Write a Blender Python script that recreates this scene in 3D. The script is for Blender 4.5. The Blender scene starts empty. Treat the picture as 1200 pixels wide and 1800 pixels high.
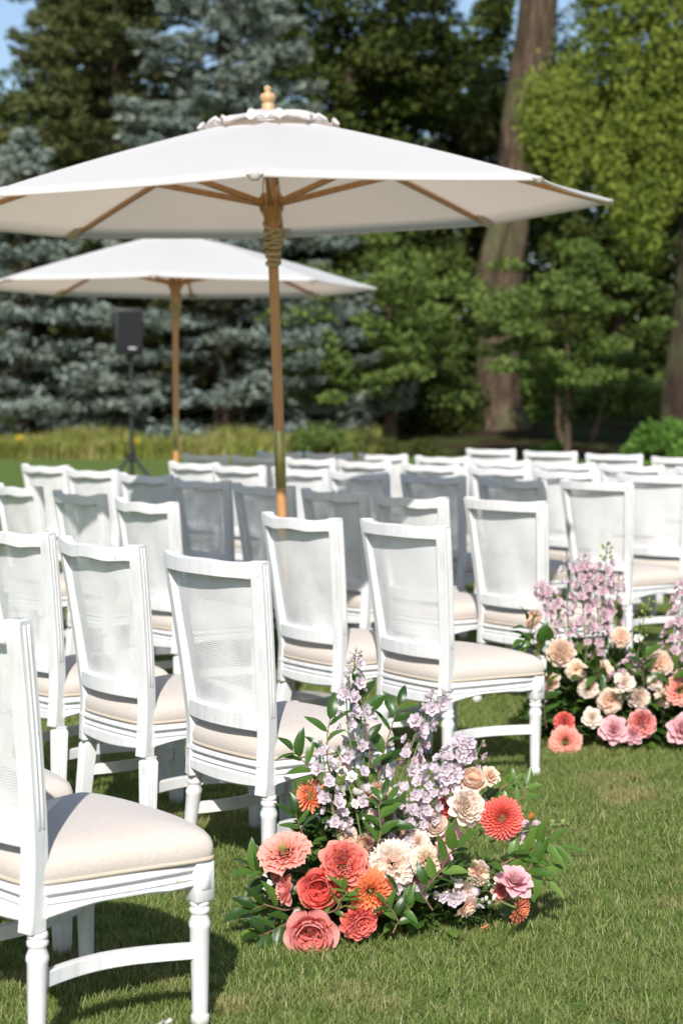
import bpy, bmesh, math, random
import numpy as np
from mathutils import Vector, Matrix

PI = math.pi
rad = math.radians
sc = bpy.context.scene
COL = sc.collection

# ------------------------------------------------------------------ camera, sky, sun, exposure
FPX, CAM_H, PITCH = 3000.0, 1.469, math.atan(200 / 3000.0)
cam = bpy.data.cameras.new('camera')
cam.sensor_fit = 'VERTICAL'; cam.sensor_height = 36.0; cam.lens = 60.0
cam.clip_start = 0.05; cam.clip_end = 600
cam.dof.use_dof = True; cam.dof.focus_distance = 4.72; cam.dof.aperture_fstop = 3.3
cam_o = bpy.data.objects.new('camera', cam)
COL.objects.link(cam_o)
cam_o.location = (0, 0, CAM_H)
cam_o.rotation_euler = (PI / 2 - PITCH, 0, 0)
sc.camera = cam_o

SUN_EL, SUN_AZ = rad(39.0), rad(3.0)      # light travels towards +Y (away from camera), a touch to the right
world = bpy.data.worlds.new('World'); sc.world = world; world.use_nodes = True
wn = world.node_tree
sky = wn.nodes.new('ShaderNodeTexSky'); sky.sky_type = 'NISHITA'; sky.sun_disc = False
sky.sun_elevation = SUN_EL; sky.sun_rotation = PI + SUN_AZ
sky.air_density = 1.0; sky.dust_density = 0.9; sky.ozone_density = 1.0
bg = wn.nodes['Background']; bg.inputs['Strength'].default_value = 0.115
wn.links.new(sky.outputs[0], bg.inputs['Color'])
sl = bpy.data.lights.new('sun', 'SUN'); sl.energy = 4.9; sl.angle = rad(0.53); sl.color = (1.0, 0.965, 0.915)
so = bpy.data.objects.new('sun', sl); COL.objects.link(so)
ldir = Vector((math.sin(SUN_AZ) * math.cos(SUN_EL), math.cos(SUN_AZ) * math.cos(SUN_EL), -math.sin(SUN_EL)))
so.rotation_euler = ldir.to_track_quat('-Z', 'Y').to_euler()
so.location = (-5, -20, 20)
sc.view_settings.view_transform = 'Standard'; sc.view_settings.look = 'None'
sc.view_settings.exposure = 0.38; sc.view_settings.gamma = 1.0; sc.view_settings.use_curve_mapping = False
sc.cycles.use_denoising = True
sc.cycles.max_bounces = 8; sc.cycles.transparent_max_bounces = 16
sc.cycles.diffuse_bounces = 4; sc.cycles.transmission_bounces = 4

# ------------------------------------------------------------------ helpers
def at(u, v, Y):
    """world point seen at photo pixel (u, v) at depth Y in front of the camera"""
    dx = (u - 600) / FPX; dz = -(v - 900) / FPX
    y = math.cos(PITCH) + dz * math.sin(PITCH); z = -math.sin(PITCH) + dz * math.cos(PITCH)
    t = Y / y
    return Vector((dx * t, Y, CAM_H + z * t))

def terrain(x, y):
    r = max(0.0, y - 41.0)
    return 0.055 * r if r > 3 else 0.055 * r * r / 6.0 * 1.0 if r < 0 else 0.055 * r * min(1, r / 3.0)

def tag(o, label=None, cat=None, group=None, kind=None):
    if label: o['label'] = label
    if cat: o['category'] = cat
    if group: o['group'] = group
    if kind: o['kind'] = kind
    return o

def empty(name, loc=(0, 0, 0), rz=0.0):
    o = bpy.data.objects.new(name, None); COL.objects.link(o)
    o.location = loc; o.rotation_euler = (0, 0, rz); o.empty_display_size = 0.1
    return o

def link(name, me, parent=None):
    o = bpy.data.objects.new(name, me); COL.objects.link(o); o.parent = parent
    return o

def copy_tree(o, parent=None):
    c = o.copy(); COL.objects.link(c); c.parent = parent
    for ch in o.children: copy_tree(ch, c)
    return c

class MB:
    def __init__(s): s.v = []; s.f = []; s.t = None
    def add(s, vs, fs):
        n = len(s.v); s.v += [tuple(p) for p in vs]; s.f += [tuple(i + n for i in q) for q in fs]
    def box(s, c, size, M=None):
        hx, hy, hz = (k / 2 for k in size)
        vs = [Vector((x, y, z)) for x in (-hx, hx) for y in (-hy, hy) for z in (-hz, hz)]
        if M is not None: vs = [M @ p for p in vs]
        vs = [p + Vector(c) for p in vs]
        s.add(vs, [(0, 1, 3, 2), (4, 6, 7, 5), (0, 4, 5, 1), (2, 3, 7, 6), (0, 2, 6, 4), (1, 5, 7, 3)])
    def loft(s, rings, caps=True, closed=True):
        n = len(rings[0]); vs = [p for r in rings for p in r]; fs = []
        for i in range(len(rings) - 1):
            for j in range(n if closed else n - 1):
                k = (j + 1) % n
                fs.append((i * n + j, i * n + k, (i + 1) * n + k, (i + 1) * n + j))
        if caps and closed:
            fs.append(tuple(reversed(range(n)))); fs.append(tuple((len(rings) - 1) * n + j for j in range(n)))
        s.add(vs, fs)
    def tube(s, path, r, n=8, caps=True):
        path = [Vector(p) for p in path]
        if not hasattr(r, '__len__'): r = [r] * len(path)
        rings = []; ref = None
        for i, p in enumerate(path):
            t = (path[min(i + 1, len(path) - 1)] - path[max(i - 1, 0)])
            t = t.normalized() if t.length > 1e-9 else Vector((0, 0, 1))
            if ref is None:
                ref = Vector((1, 0, 0)) if abs(t.x) < .8 else Vector((0, 1, 0))
            b = t.cross(ref).normalized(); ref = b.cross(t).normalized()
            rings.append([p + (ref * math.cos(a) + b * math.sin(a)) * r[i] for a in [2 * PI * k / n for k in range(n)]])
        s.loft(rings, caps)
    def lathe(s, prof, n=16, c=(0, 0, 0), axis=None):
        """prof: list of (r, z)"""
        rings = [[Vector((max(r, 1e-4) * math.cos(2 * PI * k / n), max(r, 1e-4) * math.sin(2 * PI * k / n), z)) + Vector(c) for k in range(n)] for r, z in prof]
        s.loft(rings)
    def build(s, name, mat, parent=None, smooth=True, bevel=0.0, seg=1, angle=40):
        me = bpy.data.meshes.new(name); me.from_pydata(s.v, [], s.f)
        if bevel > 0:
            bm = bmesh.new(); bm.from_mesh(me)
            bmesh.ops.remove_doubles(bm, verts=bm.verts, dist=1e-5)
            ed = [e for e in bm.edges if len(e.link_faces) == 2 and e.calc_face_angle(0) > rad(35)]
            bmesh.ops.bevel(bm, geom=ed, offset=bevel, segments=seg, affect='EDGES', profile=.6, clamp_overlap=True)
            bm.to_mesh(me); bm.free()
        fin(me, mat, smooth, angle)
        return link(name, me, parent)

def fin(me, mat, smooth=True, angle=40):
    me.materials.append(mat)
    bm = bmesh.new(); bm.from_mesh(me); bmesh.ops.recalc_face_normals(bm, faces=bm.faces)
    bm.to_mesh(me); bm.free()
    if smooth:
        me.shade_smooth()
        try: me.set_sharp_from_angle(angle=rad(angle))
        except Exception: pass

def np_mesh(name, V, F, mat, smooth=False, attr=None, attr2=None):
    """fast mesh from numpy: V (n,3), F (m,k) with constant k"""
    me = bpy.data.meshes.new(name)
    V = np.asarray(V, np.float32); F = np.asarray(F, np.int32)
    k = F.shape[1]
    me.vertices.add(len(V)); me.vertices.foreach_set('co', V.ravel())
    me.loops.add(F.size); me.loops.foreach_set('vertex_index', F.ravel())
    me.polygons.add(len(F)); me.polygons.foreach_set('loop_start', np.arange(0, F.size, k, dtype=np.int32))
    if smooth: me.polygons.foreach_set('use_smooth', np.ones(len(F), bool))
    if attr is not None:
        a = me.attributes.new('t', 'FLOAT', 'POINT'); a.data.foreach_set('value', np.asarray(attr, np.float32))
    if attr2 is not None:
        a = me.attributes.new('s', 'FLOAT', 'POINT'); a.data.foreach_set('value', np.asarray(attr2, np.float32))
    me.update(calc_edges=True); me.validate()
    me.materials.append(mat)
    return me

# ------------------------------------------------------------------ materials
class NT:
    def __init__(s, name):
        s.m = bpy.data.materials.new(name); s.m.use_nodes = True; s.t = s.m.node_tree
        s.b = s.t.nodes['Principled BSDF']; s.out = s.t.nodes['Material Output']
    def n(s, typ, **kw):
        nd = s.t.nodes.new(typ)
        for k, v in kw.items():
            if k.startswith('i_'): nd.inputs[k[2:].replace('_', ' ')].default_value = v
            else: setattr(nd, k, v)
        return nd
    def l(s, a, b): s.t.links.new(a, b)
    def coord(s, out='Object'): return s.n('ShaderNodeTexCoord').outputs[out]
    def noise(s, vec, scale, detail=3, rough=.5, out='Fac'):
        nd = s.n('ShaderNodeTexNoise'); nd.inputs['Scale'].default_value = scale
        nd.inputs['Detail'].default_value = detail; nd.inputs['Roughness'].default_value = rough
        if vec is not None: s.l(vec, nd.inputs['Vector'])
        return nd.outputs[out]
    def scale(s, vec, xyz):
        nd = s.n('ShaderNodeMapping'); nd.inputs['Scale'].default_value = xyz; s.l(vec, nd.inputs['Vector']); return nd.outputs[0]
    def ramp(s, fac, stops, interp='LINEAR'):
        nd = s.n('ShaderNodeValToRGB'); cr = nd.color_ramp; cr.interpolation = interp
        while len(cr.elements) < len(stops): cr.elements.new(.5)
        for e, (p, c) in zip(cr.elements, stops): e.position = p; e.color = (*c, 1) if len(c) == 3 else c
        s.l(fac, nd.inputs[0]); return nd.outputs[0]
    def mix(s, fac, a, b, mode='MIX'):
        nd = s.n('ShaderNodeMix'); nd.data_type = 'RGBA'; nd.blend_type = mode
        for sock, val in ((nd.inputs[0], fac), (nd.inputs[6], a), (nd.inputs[7], b)):
            if hasattr(val, 'is_linked'): s.l(val, sock)
            else: sock.default_value = val if not isinstance(val, tuple) else ((*val, 1) if len(val) == 3 else val)
        return nd.outputs[2]
    def math(s, op, a, b=None):
        nd = s.n('ShaderNodeMath'); nd.operation = op
        for sock, val in ((nd.inputs[0], a), (nd.inputs[1], b)):
            if val is None: continue
            if hasattr(val, 'is_linked'): s.l(val, sock)
            else: sock.default_value = val
        return nd.outputs[0]
    def bump(s, h, strength=.2, dist=.01):
        nd = s.n('ShaderNodeBump'); nd.inputs['Strength'].default_value = strength; nd.inputs['Distance'].default_value = dist
        s.l(h, nd.inputs['Height']); s.l(nd.outputs[0], s.b.inputs['Normal']); return nd.outputs[0]
    def base(s, c):
        if hasattr(c, 'is_linked'): s.l(c, s.b.inputs['Base Color'])
        else: s.b.inputs['Base Color'].default_value = (*c, 1)
    def set(s, **kw):
        for k, v in kw.items(): s.b.inputs[k.replace('_', ' ')].default_value = v

def rnd_island(N): return N.n('ShaderNodeNewGeometry').outputs['Random Per Island']
def rnd_object(N): return N.n('ShaderNodeObjectInfo').outputs['Random']

def mat_paint():
    N = NT('white_paint'); co = N.coord(); ob = rnd_object(N)
    vec = N.n('ShaderNodeVectorMath'); vec.operation = 'ADD'; N.l(co, vec.inputs[0])
    cmb = N.n('ShaderNodeCombineXYZ'); N.l(N.math('MULTIPLY', ob, 37.0), cmb.inputs[0]); N.l(N.math('MULTIPLY', ob, 11.0), cmb.inputs[2]); N.l(cmb.outputs[0], vec.inputs[1])
    cv = vec.outputs[0]
    n1 = N.noise(N.scale(cv, (34, 34, 4)), 1.0, 5, .65)
    c = N.ramp(n1, [(.25, (.53, .527, .52)), (.50, (.655, .655, .655)), (1, (.70, .70, .70))])
    c = N.mix(N.ramp(N.noise(cv, 9, 3), [(.42, (0, 0, 0)), (.75, (.45, .45, .45))]), c, (.58, .565, .535))
    scr = N.ramp(N.noise(N.scale(cv, (120, 120, 9)), 1, 2, .5), [(.68, (0, 0, 0)), (.74, (.5, .5, .5))])
    c = N.mix(scr, c, (.48, .465, .43))
    chip = N.ramp(N.noise(N.scale(cv, (1.2, 1.2, .6)), 42, 2, .4), [(.765, (0, 0, 0)), (.785, (1, 1, 1))])
    c = N.mix(chip, c, (.42, .30, .17))
    sep = N.n('ShaderNodeSeparateXYZ'); N.l(co, sep.inputs[0])
    low = N.math('MULTIPLY', N.math('SUBTRACT', .07, sep.outputs['Z']), 12.0)
    dirt = N.math('MULTIPLY', N.ramp(low, [(0, (0, 0, 0)), (1, (1, 1, 1))]), N.noise(cv, 40, 3, .7))
    c = N.mix(dirt, c, (.30, .27, .17))
    N.base(c); N.set(Roughness=.45); N.b.inputs['Specular IOR Level'].default_value = .35
    N.bump(n1, .18, .004)
    return N.m

def mat_cane():
    N = NT('painted_cane'); co = N.coord()
    sep = N.n('ShaderNodeSeparateXYZ'); N.l(co, sep.inputs[0])
    w = N.noise(co, 8, 2)
    P = 0.0064
    def strand(o, ph):
        q = N.math('MULTIPLY', o, 1 / P); q = N.math('ADD', q, ph)
        q = N.math('FRACT', q); q = N.math('SUBTRACT', q, .5); return N.math('ABSOLUTE', q)
    sx = strand(sep.outputs['X'], 100.0); sz = strand(sep.outputs['Z'], 100.0)
    thr = N.math('ADD', N.math('MULTIPLY', w, .46), -.045)          # hole half size varies over the panel
    hole = N.math('MULTIPLY', N.math('LESS_THAN', sx, thr), N.math('LESS_THAN', sz, thr))
    n1 = N.noise(co, 6, 3)
    N.base(N.ramp(n1, [(.3, (.62, .616, .605)), (.7, (.69, .686, .675))]))
    N.set(Roughness=.6)
    tr = N.n('ShaderNodeBsdfTransparent'); mx = N.n('ShaderNodeMixShader')
    N.l(hole, mx.inputs[0]); N.l(N.b.outputs[0], mx.inputs[1]); N.l(tr.outputs[0], mx.inputs[2]); N.l(mx.outputs[0], N.out.inputs[0])
    return N.m

def mat_linen(name, a, b):
    N = NT(name); co = N.coord()
    th = N.noise(N.scale(co, (500, 90, 300)), 1, 2); th2 = N.noise(N.scale(co, (90, 500, 300)), 1, 2)
    t = N.math('MULTIPLY', N.math('ADD', th, th2), .5)
    big = N.noise(co, 5, 2)
    N.base(N.mix(N.math('MULTIPLY', big, .5), N.ramp(t, [(.35, a), (.65, b)]), a))
    N.set(Roughness=.9); N.b.inputs['Sheen Weight'].default_value = .2
    N.bump(t, .35, .002); return N.m

def mat_simple(name, col, rough=.5, var=.15, nscale=8, bump=0.0, bscale=60, metallic=0):
    N = NT(name); co = N.coord(); n = N.noise(co, nscale, 4)
    N.base(N.ramp(n, [(.3, tuple(k * (1 - var) for k in col)), (.7, tuple(min(1, k * (1 + var)) for k in col))]))
    N.set(Roughness=rough, Metallic=metallic)
    if bump: N.bump(N.noise(co, bscale, 3), bump, .004)
    return N.m

def mat_wood(name, a, b):
    N = NT(name); co = N.coord()
    n = N.noise(N.scale(co, (40, 40, 2.5)), 1.5, 5, .65)
    N.base(N.ramp(n, [(.3, a), (.7, b)])); N.set(Roughness=.45); N.bump(n, .1, .003); return N.m

def translucent(N, col, fac=.3):
    tl = N.n('ShaderNodeBsdfTranslucent'); mx = N.n('ShaderNodeMixShader'); mx.inputs[0].default_value = fac
    if hasattr(col, 'is_linked'): N.l(col, tl.inputs[0])
    else: tl.inputs[0].default_value = (*col, 1)
    N.l(N.b.outputs[0], mx.inputs[1]); N.l(tl.outputs[0], mx.inputs[2]); N.l(mx.outputs[0], N.out.inputs[0])

def mat_canvas():
    N = NT('canvas'); co = N.coord()
    th = N.noise(N.scale(co, (300, 300, 300)), 1, 2); big = N.noise(co, 3, 3)
    c = N.mix(N.math('MULTIPLY', big, .4), N.ramp(th, [(.3, (.66, .665, .675)), (.7, (.72, .725, .735))]), (.67, .67, .67))
    N.base(c); N.set(Roughness=.85); N.bump(N.math('ADD', N.math('MULTIPLY', th, .2), N.noise(co, 7, 3)), .12, .01)
    translucent(N, (.84, .67, .53), .40); return N.m

def mat_leaf(name, dark, mid, light, trans=.28, rough=.5, spec=.3, hue=None, bigscale=.35):
    N = NT(name); r = rnd_island(N); co = N.coord()
    c = N.ramp(r, [(0, dark), (.5, mid), (1, light)])
    big = N.noise(co, bigscale, 2)
    c = N.mix(N.ramp(big, [(.38, (0, 0, 0)), (.68, (.7, .7, .7))]), c, hue or light)
    N.base(c); N.set(Roughness=rough + .15); N.b.inputs['Specular IOR Level'].default_value = spec * .3
    tc = N.mix(.5, c, tuple(min(1, k * 1.8) for k in light)) if trans else None
    if trans: translucent(N, tc, trans * .65)
    return N.m

def mat_flowerleaf(name, dark, mid, light):
    N = NT(name); r = rnd_object(N); co = N.coord()
    c = N.ramp(r, [(0, dark), (.5, mid), (1, light)])
    sep = N.n('ShaderNodeSeparateXYZ'); N.l(co, sep.inputs[0])
    rib = N.math('ABSOLUTE', sep.outputs['X']); rib = N.math('LESS_THAN', rib, .0011)
    c = N.mix(N.math('MULTIPLY', rib, .6), c, light)
    N.base(c); N.set(Roughness=.33); N.b.inputs['Specular IOR Level'].default_value = .5
    N.bump(N.noise(co, 90, 2), .12, .002)
    translucent(N, N.mix(.5, c, (.16, .26, .03)), .22); return N.m

def mat_petal(name, base, mid, rim, trans=.38, center=None):
    """pigment runs from the claw of a petal (t=0) to its rim (t=1); s marks whole-bloom position"""
    N = NT(name)
    at_ = N.n('ShaderNodeAttribute'); at_.attribute_name = 't'
    as_ = N.n('ShaderNodeAttribute'); as_.attribute_name = 's'
    r = rnd_island(N)
    c = N.ramp(at_.outputs['Fac'], [(0, base), (.55, mid), (1, rim)])
    c = N.mix(N.math('MULTIPLY', r, .35), c, mid)
    if center: c = N.mix(N.ramp(as_.outputs['Fac'], [(.0, (.9, .9, .9)), (.38, (0, 0, 0))]), c, center)
    c = N.mix(N.math('MULTIPLY', N.noise(N.coord(), 160, 2), .22), c, rim)
    edge = N.ramp(at_.outputs['Fac'], [(.80, (0, 0, 0)), (1, (1, 1, 1))])
    br = N.math('MULTIPLY', N.math('MULTIPLY', edge, N.ramp(N.noise(N.coord(), 11, 2), [(.55, (0, 0, 0)), (.7, (.55, .55, .55))])), 1.0)
    c = N.mix(br, c, tuple(k * .72 for k in mid))
    N.base(c); N.set(Roughness=.6); N.b.inputs['Specular IOR Level'].default_value = .25
    N.b.inputs['Sheen Weight'].default_value = .15
    translucent(N, c, trans); return N.m

def mat_bark(name, a, b, c2):
    N = NT(name); co = N.coord()
    n = N.noise(N.scale(co, (5, 5, .8)), 1.6, 6, .7); n2 = N.noise(co, .9, 3)
    c = N.ramp(n, [(.3, a), (.55, b), (.75, c2)])
    c = N.mix(N.ramp(n2, [(.45, (0, 0, 0)), (.7, (.6, .6, .6))]), c, (.10, .12, .05))
    N.base(c); N.set(Roughness=.95); N.b.inputs['Specular IOR Level'].default_value = .1; N.bump(n, .9, .08); return N.m

M = {}
M['paint'] = mat_paint(); M['cane'] = mat_cane()
M['linen'] = mat_linen('linen', (.455, .40, .350), (.575, .515, .46))
M['piping'] = mat_linen('linen_piping', (.42, .35, .275), (.53, .45, .36))
M['canvas'] = mat_canvas()
M['teak'] = mat_wood('teak', (.36, .17, .062), (.51, .265, .11))
M['finial'] = mat_wood('pale_wood', (.40, .25, .12), (.48, .32, .165))
M['brass'] = mat_simple('brass', (.36, .31, .12), .35, .2, 20, metallic=.8)
M['rope'] = mat_simple('rope', (.40, .33, .20), .95, .3, 200, .6, 400)
M['black'] = mat_simple('black_plastic', (.006, .006, .007), .5, .2, 30)
M['grille'] = mat_simple('black_grille', (.006, .006, .008), .9, .3, 300, .5, 500)
M['darkmetal'] = mat_simple('dark_metal', (.02, .02, .022), .4, .2, 30)
M['grey'] = mat_simple('light_badge', (.5, .5, .5), .4, .1, 30)
M['conc'] = mat_simple('concrete', (.30, .29, .27), .9, .15, 12, .3, 60)

def mat_lawn():
    N = NT('lawn'); co = N.coord()
    n1 = N.noise(co, .6, 4); n2 = N.noise(co, 7, 4, .65); n3 = N.noise(N.scale(co, (1, .4, 1)), 60, 3, .7)
    c = N.ramp(n2, [(.25, (.058, .090, .020)), (.5, (.105, .155, .038)), (.75, (.155, .20, .058))])
    c = N.mix(N.ramp(n1, [(.4, (0, 0, 0)), (.65, (.55, .55, .55))]), c, (.115, .165, .04))
    c = N.mix(N.ramp(n3, [(.55, (0, 0, 0)), (.8, (.6, .6, .6))]), c, (.20, .18, .08))
    N.base(c); N.set(Roughness=.95); N.b.inputs['Specular IOR Level'].default_value = .1
    N.bump(N.math('ADD', n3, n2), .9, .03); return N.m
def mat_soil():
    N = NT('mulch'); co = N.coord(); n = N.noise(co, 5, 5, .7); n2 = N.noise(co, .5, 3)
    c = N.ramp(n, [(.3, (.016, .011, .007)), (.6, (.048, .031, .020)), (.8, (.09, .06, .04))])
    c = N.mix(N.ramp(n2, [(.42, (0, 0, 0)), (.56, (.85, .85, .85))]), c, (.045, .065, .016))
    N.base(c); N.set(Roughness=1); N.b.inputs['Specular IOR Level'].default_value = .05; N.bump(n, .8, .05); return N.m
M['lawn'] = mat_lawn(); M['soil'] = mat_soil()

# ------------------------------------------------------------------ ground
def ground_grid(name, xs, ys, lift, mat, relief=0.0):
    V = []; rng = np.random.default_rng(3)
    for y in ys:
        for x in xs: V.append((x, y, terrain(x, y) + lift))
    nx = len(xs); F = [(j * nx + i, j * nx + i + 1, (j + 1) * nx + i + 1, (j + 1) * nx + i) for j in range(len(ys) - 1) for i in range(nx - 1)]
    me = np_mesh(name, V, F, mat, True)
    return tag(link(name, me), kind='structure')
ground_grid('lawn', np.linspace(-220, 220, 60), np.concatenate([np.linspace(-30, 40, 30), np.linspace(41, 60, 30), np.linspace(64, 400, 40)]), 0.0, M['lawn'])

def blob_sheet(name, cx, cy, rx, ry, lift, mat, seed):
    rng = random.Random(seed); ph = [rng.uniform(0, 6.28) for _ in range(5)]
    V = []; F = []; n = 64; R = 14
    for k in range(R + 1):
        for j in range(n):
            a = 2 * PI * j / n
            w = 1 + .08 * math.sin(3 * a + ph[0]) + .05 * math.sin(7 * a + ph[1]) + .03 * math.sin(13 * a + ph[2])
            x = cx + rx * w * math.cos(a) * k / R; y = cy + ry * w * math.sin(a) * k / R
            V.append((x, y, terrain(x, y) + lift))
    for k in range(R):
        for j in range(n):
            F.append((k * n + j, k * n + (j + 1) % n, (k + 1) * n + (j + 1) % n, (k + 1) * n + j))
    return tag(link(name, np_mesh(name, V, F, mat, True)), kind='structure')
blob_sheet('mulch_bed', 3.2, 46.5, 8.0, 4.6, .035, M['soil'], 5)
blob_sheet('woodland_floor', 8.0, 58.5, 15.0, 8.5, .05, M['soil'], 6)
blob_sheet('planting_bed', -8.0, 45.5, 9.0, 4.0, .03, M['soil'], 8)

# ------------------------------------------------------------------ chairs
PHI = rad(16.0); TOP = 1.0
def post_corner(z, s):
    """outer rear corner of the back post (right side, mirrored by s)"""
    if z < .45:
        k = (z - .297) / .153; x = .211 + .001 * k; y = .008 * k
    else:
        k = (z - .45) / .55; x = .212 + .045 * k; y = .008 - .059 * k ** 1.3
    return x, y
def post_frame(s):
    a = Vector((s * math.cos(PHI), math.sin(PHI), 0)); f = Vector((-s * math.sin(PHI), math.cos(PHI), 0)); return a, f
def post_inner(z):
    x, y = post_corner(z, 1); a, f = post_frame(1); p = Vector((x, y, z)) - a * .043; return p.x, p.y

def chair_parts(kind):
    """returns list of (name, mesh object data, sub list)"""
    t = empty('proto'); P = M['paint']
    wavy = .0062 if kind == 'square' else .0030
    for s in (1, -1):
        m = MB(); a, f = post_frame(s)
        zs = [.297, .33, .40, .45, .50, .55, .65, .75, .85, .94, .985, 1.0]
        rings = []
        for z in zs:
            x, y = post_corner(z, s); C = Vector((s * x, y, z)); w, d = .043, .046
            if z > .99: C = C + f * .004; w = .043; d = .040
            if z < .31: w, d = .045, .048
            rings.append([C, C - a * w, C - a * w + f * d, C + f * d])
        m.loft(rings)
        # reeded moulding strips down the outer side
        for off, wd in ((.013, .007), (.026, .007)):
            rr = []
            for z in (.53, .60, .70, .80, .90, .988):
                x, y = post_corner(z, s); C = Vector((s * x, y, z)) + f * off
                rr.append([C - a * .002, C + a * .0035, C + a * .0035 + f * wd, C - a * .002 + f * wd])
            m.loft(rr)
        o = m.build('back_post', P, t, bevel=.0028)
    def rail(name, z0, z1, half, yend, sag, wav, depth=.034, wav_bot=None):
        m = MB(); rings = []; n = 25
        wb = wav if wav_bot is None else wav_bot
        for i in range(n):
            q = -1 + 2 * i / (n - 1); x = q * (half + .002); y = yend - sag * (1 - q * q)
            tx = Vector((1, 2 * sag * q / half, 0)).normalized(); nf = Vector((-tx.y, tx.x, 0))
            dz = wav * (.45 * (math.cos(2 * PI * q) - 1) - 1.1 * (1 - abs(q) ** 7))
            db = wb * .55 * (math.cos(2 * PI * q) - 1)
            p = Vector((x, y + .001, 0)); b = p + nf * depth
            rings.append([p + Vector((0, 0, z0 + db)), p + Vector((0, 0, z1 + dz)), b + Vector((0, 0, z1 + dz)), b + Vector((0, 0, z0 + db))])
        m.loft(rings); return m.build(name, P, t, bevel=.003)
    xi, yi = post_inner(.99); rail('top_rail', .945, .997, xi, yi, .031, wavy, wav_bot=wavy if kind == 'square' else .0006)
    xl, yl = post_inner(.515); rail('lower_rail', .488, .541, xl, yl, .026, 0.0, .034)
    # cane panel, set forward of the frame's rear face
    n, k = 17, 9; V = []; F = []
    for j in range(k):
        z = .535 + (.95 - .535) * j / (k - 1); hx, hy = post_inner(z); sag = .026 + .005 * (z - .53) / .42
        for i in range(n):
            q = -1 + 2 * i / (n - 1); V.append((q * (hx + .012), hy - sag * (1 - q * q) + .027 + .004 * math.sin(3 * q + z * 9), z))
    F = [(j * n + i, j * n + i + 1, (j + 1) * n + i + 1, (j + 1) * n + i) for j in range(k - 1) for i in range(n - 1)]
    link('cane_panel', np_mesh('cane_panel', V, F, M['cane'], True), t)
    # seat rails: moulded section swept along each side
    def seat_rail(path, zt, zb):
        m = MB(); rings = []; N_ = len(path)
        for i, (x, y) in enumerate(path):
            a0 = Vector(path[max(i - 1, 0)]); a1 = Vector(path[min(i + 1, N_ - 1)]); d = (a1 - a0).normalized(); o = Vector((d.y, -d.x))
            zq = zb(i / (N_ - 1)); prof = [(-.002, zt), (.007, zt - .004), (.009, zt - .015), (.006, zt - .019), (-.005, zt - .021), (-.005, zt - .027), (.004, zt - .030), (.006, zt - .038), (.001, zt - .041), (.001, zt - .045), (.009, zt - .049), (.010, zq + .006), (.004, zq), (-.02, zq), (-.02, zt)]
            rings.append([(x + o.x * u, y + o.y * u, z) for u, z in prof])
        m.loft(rings); return m.build('seat_rail', P, t, angle=30)
    zt = .399
    rp = [(-.19 + .38 * i / 14, -.012 * (1 - (-1 + 2 * i / 14) ** 2) + .004) for i in range(15)]
    seat_rail(rp, zt, lambda q: .322 - .010 * math.sin(PI * q))
    sp = [(.205 + .05 * i / 14 + .006 * math.sin(PI * i / 14), .040 + .375 * i / 14) for i in range(15)]
    zside = lambda q: .327 + .014 * math.sin(PI * min(1, q * 1.25)) + .016 * q
    seat_rail(sp, zt, zside)
    seat_rail([(-x, y) for x, y in reversed(sp)], zt, lambda q: zside(1 - q))
    fp = [(.236 - .472 * i / 14, .440 + .022 * (1 - (-1 + 2 * i / 14) ** 2)) for i in range(15)]
    seat_rail(fp, zt, lambda q: .335 - .012 * math.cos(4 * PI * q))
    # legs
    for s in (1, -1):
        for front in (1, 0):
            m = MB()
            if front: top = Vector((s * .247, .424, .306)); bot = Vector((s * .246, .424, 0))
            else: top = Vector((s * (.211 - .021), .023 + .004, .297)); bot = Vector((s * .214, .006, 0))
            def leg_at(z): return top + (bot - top) * ((top.z - z) / top.z)
            if kind == 'round':
                prof = [(.0215, 1.0), (.0235, .985), (.0235, .965), (.0205, .955), (.0245, .935), (.0245, .91), (.0205, .895), (.0195, .885), (.0255, .83), (.0262, .80), (.0235, .78), (.0190, .14), (.0185, .115), (.0222, .105), (.0222, .05), (.0190, .035), (.0185, -.02)]
                rings = []
                for r, q in prof:
                    c = leg_at(top.z * q); rings.append([c + Vector((r * math.cos(2 * PI * j / 20), r * math.sin(2 * PI * j / 20), 0)) for j in range(20)])
                m.loft(rings)
                if front: m.box((s * .247, .424, .3525), (.05, .05, .093)); m.box((s * .2725, .424, .358), (.006, .027, .045)); m.box((s * .2735, .424, .358), (.006, .019, .037))
                m.build('leg', P, t, bevel=.0015 if front else 0, angle=50)
            else:
                rings = []
                for q, w in ((1.0, .021), (.99, .0205), (.975, .019), (.965, .019), (.945, .0235), (.5, .0215), (.0, .0185), (-.02, .0185)):
                    c = leg_at(top.z * q); rings.append([c + Vector((x * w, y * w, 0)) for x, y in ((-1, -1), (1, -1), (1, 1), (-1, 1))])
                m.loft(rings)
                for dx, dy in ((0, -1), (s, 0), (0, 1)):            # raised flutes on the faces
                    for off in (-.55, 0, .55):
                        rr = []
                        for q, w in ((.80, .0222), (.5, .0212), (.04, .0185)):
                            c = leg_at(top.z * q); nrm = Vector((dx, dy, 0)); tn = Vector((-dy, dx, 0))
                            p = c + nrm * (w - .001) + tn * (off * w); h = w * .17
                            rr.append([p - tn * h, p + tn * h, p + tn * h + nrm * .0028, p - tn * h + nrm * .0028])
                        m.loft(rr)
                if front: m.box((s * .247, .424, .3525), (.05, .05, .093))
                m.build('leg', P, t, bevel=.0012, angle=40)
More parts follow.
